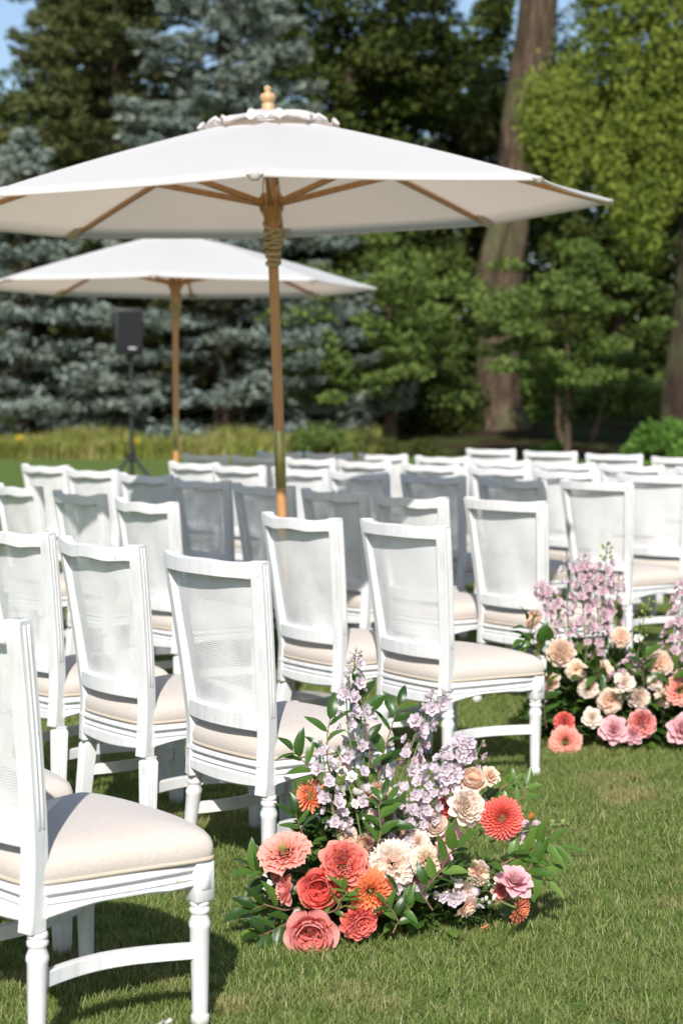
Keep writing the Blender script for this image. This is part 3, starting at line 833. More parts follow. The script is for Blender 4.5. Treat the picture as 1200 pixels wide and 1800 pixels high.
FLO = {'lav': [floret(70 + i, LAV) for i in range(4)], 'lilac': [floret(80 + i, LILAC) for i in range(4)], 'white': [floret(90 + i, WHITEB) for i in range(3)]}
BUDS = {'lav': bud(101, LAV), 'lilac': bud(102, LILAC), 'white': bud(103, WHITEB), 'green': bud(104, GREENB), 'amber': bud(105, AMBERB)}
LEAVES = [leaf_mesh(i, LEAFM, 1, (.34, .46, .40, .60, .29)[i], .25 + .1 * (i % 2), .3 + .35 * (i % 3)) for i in range(5)]
LEAVESL = [leaf_mesh(10 + i, LEAFL, 1, .34 + .05 * (i % 3), .3, .2 + .4 * (i % 2)) for i in range(3)]
NAME = {'gr': 'garden_rose', 'bowl': 'garden_rose', 'cup': 'rose', 'dah': 'dahlia', 'carn': 'carnation', 'bfly': 'ranunculus'}

def orient(d, spin=0.0):
    d = Vector(d).normalized(); q = d.to_track_quat('Z', 'Y')
    return q.to_matrix() @ Matrix.Rotation(spin, 3, 'Z')
def put(name, me, parent, p, R3, scale, label=None):
    """p in world space; parent sits at an unrotated location"""
    o = link(name, me, parent); o.matrix_local = Matrix.Translation(Vector(p) - parent_world(parent)) @ R3.to_4x4() @ Matrix.Scale(scale, 4)
    if label: o['label'] = label
    return o
def parent_world(o):
    v = Vector(o.location); q = o.parent
    while q: v = v + Vector(q.location); q = q.parent
    return v

class Arrangement:
    def __init__(s, base, seed, label):
        s.t = empty('flower_arrangement', base); s.rng = random.Random(seed); tag(s.t, label, 'flowers'); s.base = Vector(base)
    def bloom(s, u, v, px, Y, kind, col, face=(0, -1, .45), stem=True):
        r = s.rng; p = at(u, v, Y); D = px / FPX * Y * 1.16
        f = Vector(face) + Vector((r.uniform(-.12, .12), r.uniform(-.1, .1), r.uniform(-.1, .1)))
        L = ROSES[(kind, col)]; me = L[r.randrange(len(L))]
        o = put(NAME[kind], me, s.t, p, orient(f, r.uniform(0, 6.28)), D)
        if stem:
            fn = f.normalized(); b = s.base + Vector((r.uniform(-.1, .1), r.uniform(-.03, .08), .03))
            q1 = p - fn * D * .15; q2 = p - fn * D * .7
            m = MB(); m.tube([b - s.base, b.lerp(q2, .6) - s.base, q2 - s.base, q1 - s.base], [.003, .003, .003, .004], 6); m.build('stem', STEM, s.t)
        return o
    def spike(s, pts, col, n, size, Y0, Y1, spread=.03, dense=1.0, budtip=4, budcol=None, start=.12):
        """delphinium spike along photo points (bottom to tip)"""
        r = s.rng; k = len(pts)
        W = [at(u, v, Y0 + (Y1 - Y0) * i / (k - 1)) for i, (u, v) in enumerate(pts)]
        def along(q):
            x = q * (k - 1); i = min(int(x), k - 2); return W[i].lerp(W[i + 1], x - i)
        st = MB(); st.tube([along(i / 8) - W[0] for i in range(9)], [.0032 - .0018 * i / 8 for i in range(9)], 6)
        n0 = len(FLO[col]); florets = []
        for i in range(n):
            q = start + (1 - start) * ((i + r.uniform(0, .8)) / n); c = along(min(q, 1)); ax = (along(min(q + .05, 1)) - along(max(q - .05, 0))).normalized()
            az = i * GA; b = Vector((math.cos(az), math.sin(az), 0)); b = (b - ax * b.dot(ax)).normalized()
            tip = q > 1 - budtip / max(n, 1)
            sp = spread * (1.15 - .6 * q); d = (b * 1.0 + ax * r.uniform(.1, .6)).normalized(); p = c + d * sp
            st.tube([c - W[0], c.lerp(p, .5) + ax * .003 - W[0], p - W[0]], .0011, 4)
            florets.append((tip, p, d, i))
        so_ = st.build('delphinium_stem', STEM, s.t); so_.location = W[0] - s.base
        for tip, p, d, i in florets:
            if tip: put('bud', BUDS[budcol or col], so_, p, orient(d + Vector((0, 0, .5))), size * r.uniform(.42, .62))
            else: put('floret', FLO[col][r.randrange(n0)], so_, p, orient(d + Vector((r.uniform(-.35, .35), -.45 + r.uniform(-.35, .35), .05)), r.uniform(0, 6.28)), size * 1.12 * r.uniform(.65, 1.25))
        return so_
    def leaf(s, p, d, L, light=False, up=None):
        r = s.rng; d = Vector(d).normalized(); n = Vector(up or (r.uniform(-.4, .4), r.uniform(-.9, -.1), 1)); n = (n - d * n.dot(d)).normalized(); x = d.cross(n)
        R = Matrix((x, d, n)).transposed(); pool = LEAVESL if light else LEAVES
        return put('leaf', pool[r.randrange(len(pool))], s.t, p, R, L)
    def branch(s, pts, Y0, Y1, n, L, light=False, both=True):
        r = s.rng; k = len(pts); W = [at(u, v, Y0 + (Y1 - Y0) * i / (k - 1)) for i, (u, v) in enumerate(pts)]
        def along(q):
            x = q * (k - 1); i = min(int(x), k - 2); return W[i].lerp(W[i + 1], x - i)
        m = MB(); m.tube([along(i / 6) - s.base for i in range(7)], [.0028 - .0015 * i / 6 for i in range(7)], 5); m.build('twig', TWIG, s.t)
        for i in range(n):
            q = .15 + .85 * i / (n - 1); c = along(q); ax = (along(min(q + .08, 1)) - along(max(q - .08, 0))).normalized()
            side = ax.cross(Vector((0, -1, .2))).normalized() * (1 if i % 2 else -1)
            d = ax * (.7 if i < n - 1 else 2) + side * r.uniform(.6, 1.1) * (i < n - 1) + Vector((0, r.uniform(-.4, .2), r.uniform(-.1, .3)))
            s.leaf(c, d, L * r.uniform(.75, 1.15), light)
    def mound(s, c, rx, ry, rz, n, L, seed):
        """low leafy base of the arrangement: small leaves packed over the hidden frame"""
        rng = np.random.default_rng(seed); base = np.array([[0, 0, 0], [.5, -.20, .05], [1, 0, -.05], [.5, .20, .05]])
        th = rng.uniform(0, 2 * PI, n); ph = np.arccos(rng.uniform(.0, 1, n)); rr = rng.uniform(.55, 1.05, n)
        C = np.stack([rx * rr * np.sin(ph) * np.cos(th), ry * rr * np.sin(ph) * np.sin(th), rz * rr * np.cos(ph) + .02], -1) + np.array(c) - np.array(s.base)
        D = np.stack([np.sin(ph) * np.cos(th), np.sin(ph) * np.sin(th), np.cos(ph) * .6 + .1], -1) + rng.normal(0, .45, (n, 3)); D /= np.linalg.norm(D, axis=1)[:, None]
        N_ = rng.normal(0, .5, (n, 3)) + np.array([0, -.3, .8]); N_ -= D * np.sum(N_ * D, 1)[:, None]; N_ /= np.linalg.norm(N_, axis=1)[:, None]; X = np.cross(D, N_)
        S = L * rng.uniform(.6, 1.2, n)
        V = C[:, None] + S[:, None, None] * (base[None, :, 0, None] * D[:, None] + base[None, :, 1, None] * X[:, None] + base[None, :, 2, None] * N_[:, None])
        F = np.arange(n * 4).reshape(-1, 4)
        o = link('base_foliage', np_mesh('base_foliage', V.reshape(-1, 3), F, MOUND, False), s.t); o['kind'] = 'stuff'
    def scatter_leaves(s, spots, Y, L, light=.25):
        r = s.rng
        for u, v in spots:
            p = at(u, v, Y + r.uniform(-.05, .08)); o = p - (s.base + Vector((0, .05, .12)))
            d = o.normalized() + Vector((r.uniform(-.5, .5), r.uniform(-.5, .1), r.uniform(-.3, .5)))
            s.leaf(p, d, L * r.uniform(.7, 1.2), r.random() < light)
    def finish(s):
        pass
MOUND = mat_leaf('base_foliage', (.012, .034, .006), (.03, .072, .012), (.07, .13, .025), .2, .45, .4, bigscale=9)

# near arrangement, beside the second-row aisle chair
A = Arrangement((.18, 4.74, 0), 11, 'near arrangement of coral roses, dahlias and lavender delphiniums on the grass')
A.mound((.12, 4.74, 0), .27, .14, .17, 1500, .055, 1)
A.mound((.02, 4.80, .1), .16, .10, .22, 500, .055, 4)
for a in [(500, 1500, 82, 4.60, 'bfly', 'green', (-.25, -.6, .85)), (605, 1520, 88, 4.52, 'gr', 'coral', (.05, -1, .45)), (561, 1563, 76, 4.50, 'bowl', 'deep', (-.15, -1, .25)),
          (651, 1567, 72, 4.50, 'dah', 'orange', (.15, -1, .15)), (546, 1645, 94, 4.46, 'bowl', 'rosy', (-.1, -1, .12)), (632, 1621, 66, 4.48, 'gr', 'deep', (.35, -.8, -.1)),
          (506, 1566, 48, 4.58, 'cup', 'rosy', (-.9, -.5, .2)), (490, 1535, 40, 4.63, 'cup', 'rosy', (-.7, -.6, -.1)), (690, 1518, 84, 4.60, 'carn', 'blush', (-.1, -.9, .25)), (748, 1513, 54, 4.56, 'carn', 'cream', (.15, -1, .2)),
          (770, 1508, 50, 4.66, 'cup', 'pink', (.6, -.6, .3)), (882, 1438, 64, 4.60, 'dah', 'coral', (.25, -1, .3)), (822, 1417, 66, 4.68, 'gr', 'blush', (.25, -.9, .35)), (829, 1371, 50, 4.74, 'bowl', 'peach', (.1, -.7, .8)),
          (801, 1380, 28, 4.78, 'cup', 'peach', (-.2, -.6, .8)), (545, 1399, 52, 4.74, 'dah', 'orange', (-.6, -.7, .2)), (839, 1534, 46, 4.58, 'carn', 'peach', (.7, -.7, .1)), (818, 1592, 42, 4.54, 'cup', 'peach', (.6, -.6, -.5)),
          (812, 1565, 40, 4.58, 'cup', 'blush', (.3, -.8, -.2)), (903, 1552, 60, 4.56, 'cup', 'pink', (.25, -.55, .8)), (912, 1598, 48, 4.54, 'dah', 'orange', (.85, -.5, -.15)), (640, 1486, 42, 4.70, 'bowl', 'peach', (-.1, -.8, .5)),
          (784, 1418, 40, 4.78, 'gr', 'deep', (.0, -.7, .6)), (700, 1462, 46, 4.74, 'bowl', 'blush', (-.1, -.8, .5)), (668, 1395, 44, 4.84, 'bowl', 'peach', (-.2, -.8, .5)), (725, 1548, 46, 4.62, 'cup', 'pink', (.1, -.9, -.1)),
          (880, 1565, 38, 4.62, 'cup', 'rosy', (.3, -.8, .2)), (645, 1400, 40, 4.82, 'carn', 'peach', (-.2, -.7, .6)), (790, 1475, 44, 4.74, 'cup', 'pink', (.2, -.7, .5)), (600, 1345, 34, 4.84, 'cup', 'peach', (-.3, -.8, .4)), (860, 1365, 34, 4.80, 'cup', 'peach', (.3, -.7, .6)), (765, 1450, 44, 4.72, 'bowl', 'blush', (0, -.8, .5)), (735, 1480, 40, 4.68, 'cup', 'blush', (-.2, -.9, .3)), (660, 1440, 40, 4.78, 'cup', 'blush', (-.2, -.8, .4)), (610, 1470, 38, 4.70, 'carn', 'peach', (-.3, -.8, .4))]:
    A.bloom(*a)
A.spike([(655, 1500), (635, 1400), (612, 1290), (608, 1225), (615, 1180)], 'lav', 22, .036, 4.76, 4.84, .026)
A.spike([(660, 1470), (640, 1350), (632, 1240), (622, 1170), (626, 1140)], 'lav', 20, .038, 4.82, 4.88, .024, start=.25)
A.spike([(600, 1500), (585, 1430), (572, 1370), (565, 1300)], 'lav', 18, .036, 4.66, 4.72, .026, budtip=2)
A.spike([(640, 1500), (625, 1420), (605, 1360), (590, 1310)], 'white', 10, .034, 4.70, 4.76, .024, budtip=2)
A.spike([(680, 1480), (700, 1380), (730, 1290), (765, 1235), (788, 1215)], 'lav', 24, .038, 4.80, 4.88, .026)
A.spike([(690, 1470), (715, 1360), (745, 1280), (760, 1215)], 'lilac', 16, .036, 4.82, 4.90, .030, start=.3)
A.spike([(670, 1480), (715, 1430), (760, 1375), (800, 1325), (825, 1300)], 'lav', 62, .036, 4.72, 4.76, .040, budtip=3, start=.02)
A.spike([(700, 1490), (735, 1440), (775, 1390), (800, 1350)], 'lav', 36, .035, 4.70, 4.74, .036, budtip=2, start=.02)
A.spike([(790, 1420), (815, 1370), (835, 1330), (850, 1300)], 'lilac', 12, .036, 4.76, 4.80, .022, budtip=3, budcol='lilac')
A.spike([(650, 1535), (700, 1560), (760, 1572), (830, 1578), (865, 1585)], 'lav', 22, .036, 4.56, 4.56, .022, budtip=4, budcol='white', start=.1)
A.spike([(760, 1560), (800, 1550), (850, 1545), (870, 1560)], 'white', 10, .026, 4.56, 4.55, .02, budtip=6)
A.spike([(860, 1480), (910, 1465), (960, 1450), (1000, 1448)], 'lilac', 13, .040, 4.70, 4.72, .022, budtip=5, budcol='green')
A.spike([(585, 1470), (598, 1450), (610, 1430)], 'lav', 8, .036, 4.68, 4.70, .025, budtip=0)
for u, v, Y, c, sz in [(931, 1437, 4.66, 'amber', .030), (907, 1442, 4.66, 'green', .020), (742, 1505, 4.6, 'green', .02)]:
    put('bud', BUDS[c], A.t, at(u, v, Y), orient((.5, -.3, .8)), sz)
A.branch([(640, 1420), (650, 1330), (640, 1260), (632, 1215)], 4.80, 4.86, 9, .085)
A.branch([(660, 1400), (672, 1330), (690, 1270), (700, 1240)], 4.84, 4.90, 9, .085)
A.branch([(600, 1450), (565, 1380), (535, 1340), (515, 1320)], 4.74, 4.78, 10, .080)
A.branch([(600, 1430), (575, 1340), (575, 1290), (580, 1265)], 4.76, 4.80, 7, .075)
A.branch([(640, 1500), (690, 1450), (680, 1410), (690, 1420)], 4.64, 4.68, 7, .07)
A.branch([(660, 1500), (670, 1460), (665, 1420), (672, 1400)], 4.60, 4.66, 8, .075)
A.branch([(880, 1520), (920, 1500), (955, 1480), (985, 1488)], 4.60, 4.60, 9, .085, True)
A.branch([(870, 1540), (910, 1540), (940, 1520), (960, 1545)], 4.60, 4.58, 8, .085, True)
A.branch([(840, 1470), (880, 1430), (920, 1400), (925, 1380)], 4.82, 4.86, 9, .055, True)
A.branch([(830, 1440), (860, 1400), (890, 1380), (905, 1370)], 4.86, 4.90, 10, .045, True)
A.branch([(560, 1540), (500, 1555), (460, 1540), (440, 1525)], 4.64, 4.62, 9, .08)
A.branch([(560, 1590), (500, 1600), (465, 1590), (440, 1600)], 4.58, 4.56, 9, .085)
A.branch([(560, 1600), (500, 1625), (470, 1640), (455, 1645)], 4.56, 4.50, 8, .08)
A.branch([(540, 1490), (530, 1460), (525, 1450), (520, 1430)], 4.66, 4.66, 6, .075)
A.branch([(660, 1610), (690, 1600), (720, 1600), (700, 1570)], 4.50, 4.48, 8, .06)
A.branch([(690, 1640), (700, 1620), (690, 1600), (680, 1590)], 4.47, 4.46, 8, .06)
A.branch([(750, 1560), (775, 1530), (790, 1500), (800, 1490)], 4.52, 4.50, 6, .08, True)
A.branch([(760, 1600), (740, 1570), (760, 1540), (790, 1540)], 4.53, 4.52, 6, .07)
A.branch([(590, 1600), (600, 1580), (610, 1570), (600, 1560)], 4.47, 4.46, 7, .05, True)
A.branch([(560, 1610), (590, 1600), (610, 1590), (620, 1575)], 4.48, 4.47, 7, .045, True)
rs = random.Random(5)
A.scatter_leaves([(rs.uniform(460, 900), rs.uniform(1500, 1660)) for _ in range(40)], 4.60, .075)
A.scatter_leaves([(rs.uniform(560, 900), rs.uniform(1400, 1560)) for _ in range(20)], 4.76, .075)
A.scatter_leaves([(rs.uniform(480, 800), rs.uniform(1610, 1680)) for _ in range(22)], 4.56, .075, .1)
A.finish()

# farther arrangement, beside the fourth-row aisle chair, running out of the picture
B2 = Arrangement((1.20, 7.35, 0), 23, 'farther arrangement of peach roses and mauve delphiniums at the right edge')
B2.mound((1.20, 7.35, 0), .40, .20, .34, 2200, .065, 2)
for a in [(985, 1146, 50, 7.15, 'gr', 'peach', (-.2, -1, .5)), (938, 1088, 36, 7.25, 'bowl', 'peach', (-.7, -.6, .5)), (1012, 1178, 38, 7.12, 'carn', 'cream', (0, -1, .3)), (1033, 1210, 36, 7.10, 'carn', 'blush', (-.2, -1, .3)),
          (1071, 1232, 44, 7.06, 'carn', 'peach', (.1, -1, .2)), (1090, 1120, 36, 7.22, 'carn', 'peach', (-.1, -.9, .5)), (1122, 1226, 40, 7.1, 'gr', 'blush', (.1, -1, .3)), (1159, 1167, 46, 7.14, 'carn', 'peach', (.1, -1, .4)),
          (1193, 1215, 46, 7.08, 'bfly', 'green', (.1, -1, .2)), (993, 1305, 50, 7.0, 'bfly', 'green', (-.1, -1, .2)), (991, 1268, 36, 7.04, 'gr', 'deep', (-.2, -.9, .4)), (1128, 1272, 50, 7.02, 'gr', 'rosy', (.0, -1, .1)),
          (1078, 1284, 46, 7.02, 'cup', 'pink', (-.3, -.8, .3)), (1166, 1226, 34, 7.1, 'carn', 'cream', (0, -1, .2)), (1196, 1283, 50, 7.0, 'cup', 'pink', (.1, -.9, .3)), (1112, 1290, 34, 7.02, 'cup', 'pink', (-.3, -.9, 0)),
          (1195, 1195, 36, 7.2, 'cup', 'pink', (0, -.9, .5)), (1240, 1190, 50, 7.15, 'gr', 'coral', (.2, -1, .4)), (1250, 1250, 50, 7.05, 'bowl', 'peach', (.2, -1, .2)), (1150, 1200, 28, 7.1, 'carn', 'blush', (0, -1, .3)), (1058, 1180, 34, 7.15, 'cup', 'peach', (0, -.9, .4)), (1040, 1262, 32, 7.04, 'cup', 'blush', (-.2, -1, .2)), (1096, 1200, 34, 7.08, 'cup', 'blush', (.1, -1, .3)), (968, 1200, 32, 7.12, 'cup', 'peach', (-.5, -.8, .3))]:
    B2.bloom(*a)
B2.spike([(1045, 1230), (1052, 1120), (1058, 1040), (1064, 990), (1066, 955)], 'lilac', 38, .038, 7.25, 7.35, .036, budcol='green', budtip=9)
B2.spike([(1030, 1180), (1025, 1080), (1018, 1020), (1026, 975)], 'lilac', 38, .040, 7.22, 7.3, .042, start=.1, budtip=5)
B2.spike([(1042, 1170), (1052, 1090), (1042, 1030), (1034, 1000)], 'lilac', 36, .040, 7.28, 7.32, .042, start=.1)
B2.spike([(1010, 1150), (985, 1090), (965, 1050), (945, 1030)], 'lilac', 36, .038, 7.25, 7.3, .038, start=.1)
B2.spike([(1000, 1130), (995, 1050), (1000, 1000), (996, 975)], 'lav', 16, .038, 7.3, 7.34, .036, start=.1, budtip=5)
B2.spike([(1080, 1180), (1078, 1090), (1085, 1040), (1088, 1010)], 'lilac', 22, .036, 7.3, 7.34, .034, start=.1, budtip=5)
B2.spike([(1110, 1230), (1120, 1150), (1130, 1090), (1142, 1055)], 'white', 20, .034, 7.15, 7.2, .030, budcol='green', budtip=10)
B2.spike([(1080, 1215), (1100, 1180), (1115, 1160)], 'lilac', 20, .036, 7.1, 7.12, .045, budtip=0, start=0)
B2.spike([(1170, 1180), (1185, 1120), (1195, 1060), (1205, 1020)], 'lilac', 38, .042, 7.15, 7.2, .042, start=.1)
B2.spike([(1190, 1180), (1215, 1110), (1225, 1050), (1230, 1010)], 'lav', 36, .042, 7.2, 7.25, .042, start=.1)
for b in ([(960, 1160), (945, 1130), (930, 1110), (925, 1090)], [(960, 1200), (945, 1140), (932, 1120), (922, 1125)], [(1080, 1190), (1060, 1180), (1050, 1190), (1040, 1180)],
          [(1130, 1230), (1130, 1200), (1130, 1170), (1128, 1150)], [(1160, 1270), (1170, 1240), (1180, 1210), (1185, 1180)], [(1060, 1320), (1075, 1310), (1085, 1300), (1090, 1290)],
          [(990, 1330), (1000, 1335), (1010, 1340), (1015, 1345)], [(960, 1280), (955, 1250), (958, 1220), (962, 1190)]):
    B2.branch(b, 7.12, 7.06, 7, .10)
B2.scatter_leaves([(rs.uniform(945, 1240), rs.uniform(1170, 1325)) for _ in range(90)], 7.12, .10)
B2.scatter_leaves([(rs.uniform(945, 1240), rs.uniform(1120, 1230)) for _ in range(40)], 7.25, .10)
B2.finish()

# tip of a sprig standing beside the nearest chair, cut by the lower edge
C3 = Arrangement((at(283, 1795, 3.25).x, 3.25, 0), 31, 'sprig of small white blossoms cut off by the bottom edge')
C3.spike([(275, 2080), (278, 1960), (284, 1850), (286, 1795)], 'white', 22, .030, 3.25, 3.25, .018, budtip=2)
for q in range(6): C3.leaf(at(278, 2060 - 30 * q, 3.25), ((-1) ** q, -.3, .8), .07)
C3.finish()

# ------------------------------------------------------------------ grass blades
def mat_grass():
    N = NT('grass_blades'); r = rnd_island(N); ro = rnd_object(N); co = N.coord('Generated')
    pos = N.n('ShaderNodeNewGeometry').outputs['Position']
    c = N.ramp(r, [(0, (.080, .140, .022)), (.33, (.145, .225, .048)), (.64, (.225, .29, .085)), (.80, (.32, .35, .13)), (.89, (.47, .41, .22)), (1, (.54, .47, .29))])
    big = N.noise(pos, 1.3, 4, .65)
    c = N.mix(N.ramp(big, [(.42, (0, 0, 0)), (.66, (.55, .55, .55))]), c, (.21, .25, .075))
    c = N.mix(N.ramp(N.noise(pos, 2.3, 2), [(.56, (0, 0, 0)), (.72, (.75, .75, .75))]), c, (.40, .33, .16))
    N.base(c); N.set(Roughness=.6); N.b.inputs['Specular IOR Level'].default_value = .15
    translucent(N, N.mix(.4, c, (.24, .34, .05)), .36); return N.m
M['grass'] = mat_grass()
TUFTS = bpy.data.collections.new('grass_tufts')
def tuft(seed, n, h, spread, w):
    rng = np.random.default_rng(seed); V = []; F = []
    for i in range(n):
        a = rng.uniform(0, 2 * PI); r = spread * math.sqrt(rng.random()); x0, y0 = r * math.cos(a), r * math.sin(a)
        b = rng.uniform(0, 2 * PI); lean = rng.uniform(.3, 1.3); H = h * rng.uniform(.5, 1.25); ww = w * rng.uniform(.7, 1.3)
        d = np.array([math.cos(b), math.sin(b)]); s = np.array([-d[1], d[0]]) * ww / 2; k = len(V)
        for q, wq in ((0, 1), (.45, .9), (.8, .6)):
            off = d * lean * H * q ** 1.6; z = H * q * (1 - .25 * lean * q)
            V.append((x0 + off[0] - s[0] * wq, y0 + off[1] - s[1] * wq, z - .004)); V.append((x0 + off[0] + s[0] * wq, y0 + off[1] + s[1] * wq, z - .004))
        off = d * lean * H; V.append((x0 + off[0], y0 + off[1], H * (1 - .25 * lean)))
        F += [(k, k + 1, k + 3), (k, k + 3, k + 2), (k + 2, k + 3, k + 5), (k + 2, k + 5, k + 4), (k + 4, k + 5, k + 6)]
    me = np_mesh('grass_tuft', V, F, M['grass'], True)
    o = bpy.data.objects.new('grass_tuft', me); TUFTS.objects.link(o)
for i in range(7): tuft(200 + i, 40, .022 + .0035 * (i % 4), .036, .0021)
def scatter(name, V, F, mat, coll, dens, smin, smax, label, seed=1):
    ob = link(name, np_mesh(name, V, F, mat)); tag(ob, label, 'grass', kind='stuff')
    ng = bpy.data.node_groups.new(name + '_scatter', 'GeometryNodeTree')
    ng.interface.new_socket('Geometry', in_out='INPUT', socket_type='NodeSocketGeometry'); ng.interface.new_socket('Geometry', in_out='OUTPUT', socket_type='NodeSocketGeometry')
    n = ng.nodes.new; L = ng.links.new
    gi = n('NodeGroupInput'); go = n('NodeGroupOutput'); dp = n('GeometryNodeDistributePointsOnFaces'); dp.inputs['Seed'].default_value = seed
    at_ = n('GeometryNodeInputNamedAttribute'); at_.data_type = 'FLOAT'; at_.inputs['Name'].default_value = 't'
    mu = n('ShaderNodeMath'); mu.operation = 'MULTIPLY'; mu.inputs[1].default_value = dens; L(at_.outputs[0], mu.inputs[0]); L(mu.outputs[0], dp.inputs['Density'])
    L(gi.outputs[0], dp.inputs['Mesh'])
    ci = n('GeometryNodeCollectionInfo'); ci.inputs['Collection'].default_value = coll; ci.inputs['Separate Children'].default_value = True; ci.inputs['Reset Children'].default_value = True
    ip = n('GeometryNodeInstanceOnPoints'); ip.inputs['Pick Instance'].default_value = True
    L(dp.outputs['Points'], ip.inputs['Points']); L(ci.outputs[0], ip.inputs['Instance'])
    rv = n('FunctionNodeRandomValue'); rv.data_type = 'FLOAT_VECTOR'; rv.inputs[0].default_value = (-.12, -.12, 0); rv.inputs[1].default_value = (.12, .12, 6.283); L(rv.outputs[0], ip.inputs['Rotation'])
    rs_ = n('FunctionNodeRandomValue'); rs_.data_type = 'FLOAT'; rs_.inputs[2].default_value = smin; rs_.inputs[3].default_value = smax; L(rs_.outputs[1], ip.inputs['Scale'])
    L(ip.outputs[0], go.inputs[0])
    md = ob.modifiers.new('scatter', 'NODES'); md.node_group = ng; return ob
def lawn_patch(y0, y1, ny, d0, d1):
    V = []; F = []; T = []; nx = 8
    for j in range(ny + 1):
        q = j / ny; y = y0 + (y1 - y0) * q
        for i in range(nx + 1):
            hw = .21 * y + 1.1; V.append((-hw + 2 * hw * i / nx, y, 0)); T.append(d0 + (d1 - d0) * q)
    F = [(j * (nx + 1) + i, j * (nx + 1) + i + 1, (j + 1) * (nx + 1) + i + 1, (j + 1) * (nx + 1) + i) for j in range(ny) for i in range(nx)]
    return V, F, T
V, F, T = lawn_patch(2.4, 8.5, 12, 1.0, .75)
def np_mesh_t(V, F, T): pass
_old = np_mesh
def scatter_lawn(name, V, F, T, dens, smin, smax, label, seed):
    global np_mesh
    def withT(nm, v, f, m, *a): return _old(nm, v, f, m, False, T)
    np_mesh = withT
    try: return scatter(name, V, F, M['lawn'], TUFTS, dens, smin, smax, label, seed)
    finally: np_mesh = _old
scatter_lawn('grass', V, F, T, 1150, .65, 1.3, 'short mown grass blades around the nearer chairs', 1)
V, F, T = lawn_patch(8.5, 24, 14, .55, .10)
scatter_lawn('grass', V, F, T, 900, .8, 1.35, 'mown grass beyond the seating', 2)

# ------------------------------------------------------------------ trees
def unit(v): return v / (np.linalg.norm(v, axis=-1, keepdims=True) + 1e-9)
def leaf_cloud(C, D, N_, L, W, sub=None):
    """rhombic leaves: centres C, long axis D, normal N_"""
    D = unit(D); N_ = unit(N_ - D * np.sum(N_ * D, 1)[:, None]); X = np.cross(D, N_)
    L = L[:, None]; W = W[:, None]
    V = np.stack([C - D * L * .5, C + X * W * .5 - N_ * W * .08, C + D * L * .5, C - X * W * .5 - N_ * W * .08], 1)
    return V.reshape(-1, 3), np.arange(len(C) * 4).reshape(-1, 4)
def clumps_to_leaves(rng, cl, per, leaf, flat=.45, droop=.2):
    """cl: (n,4) centre + radius; leaves gathered on twiggy layered clumps"""
    Cs = []; Ds = []
    for c in cl:
        k = int(per * rng.uniform(.7, 1.3)); d = unit(rng.normal(0, 1, (k, 3))); r = c[3] * rng.uniform(.25, 1.0, k) ** .6
        p = d * r[:, None]; p[:, 2] = p[:, 2] * flat - .12 * np.hypot(p[:, 0], p[:, 1])
        Cs.append(p + c[:3]); o = d.copy(); o[:, 2] = o[:, 2] * .3 - droop; Ds.append(o + rng.normal(0, .5, (k, 3)))
    C = np.concatenate(Cs); D = np.concatenate(Ds); n = len(C)
    N_ = rng.normal(0, .45, (n, 3)) + np.array([0, -.25, .9])
    L = leaf * rng.uniform(.7, 1.3, n); return leaf_cloud(C, D, N_, L, L * .62)
def crown_clumps(rng, n, centre, rad3, size, shell=.55, zcut=None):
    d = unit(rng.normal(0, 1, (n, 3))); r = rng.uniform(shell ** 3, 1, n) ** (1 / 3)
    # lobed outline
    lob = 1 + .16 * np.sin(3 * np.arctan2(d[:, 1], d[:, 0]) + 1.3) * np.cos(2.3 * d[:, 2] + .5) + .10 * np.sin(5 * d[:, 0] + 4 * d[:, 2])
    P = d * (r * lob)[:, None] * np.array(rad3) + np.array(centre); S = size * rng.uniform(.6, 1.35, n)
    if zcut is not None: k = P[:, 2] > zcut; P, S = P[k], S[k]
    return np.concatenate([P, S[:, None]], 1)
def limb_path(a, b, rng, wob=.25, n=7, sag=0):
    a = Vector(a); b = Vector(b); out = []
    for i in range(n):
        q = i / (n - 1); p = a.lerp(b, q); s = math.sin(PI * q) * wob; out.append(p + Vector((rng.uniform(-s, s), rng.uniform(-s, s), rng.uniform(-s, s) * .5 + sag * math.sin(PI * q))))
    return out
BARK = mat_bark('bark', (.025, .017, .012), (.085, .058, .041), (.21, .155, .112))
BARKD = mat_bark('dark_bark', (.018, .013, .011), (.045, .032, .025), (.08, .06, .045))
def trunk_mesh(name, path, radii, mat, parent, flare=True, ridges=9, seed=0):
    rng = random.Random(seed); m = MB(); rings = []; n = 28; path = [Vector(p) for p in path]
    ph = [rng.uniform(0, 6) for _ in range(3)]
    P2 = []; R2 = []
    for i in range(len(path) - 1):
        for k in range(4): q = k / 4; P2.append(path[i].lerp(path[i + 1], q)); R2.append(radii[i] * (1 - q) + radii[i + 1] * q)
    P2.append(path[-1]); R2.append(radii[-1])
    for p, r in zip(P2, R2):
        ring = []
        for j in range(n):
            a = 2 * PI * j / n; w = 1 + .08 * math.sin(ridges * a + ph[0] + p.z * .3) + .06 * math.sin(4 * a + ph[1] + p.z * .5) + .05 * math.sin(13 * a + ph[2] + math.sin(p.z * 1.3))
            ring.append(p + Vector((math.cos(a) * r * w, math.sin(a) * r * w, 0)))
        rings.append(ring)
    m.loft(rings); return m.build(name, mat, parent, angle=80)

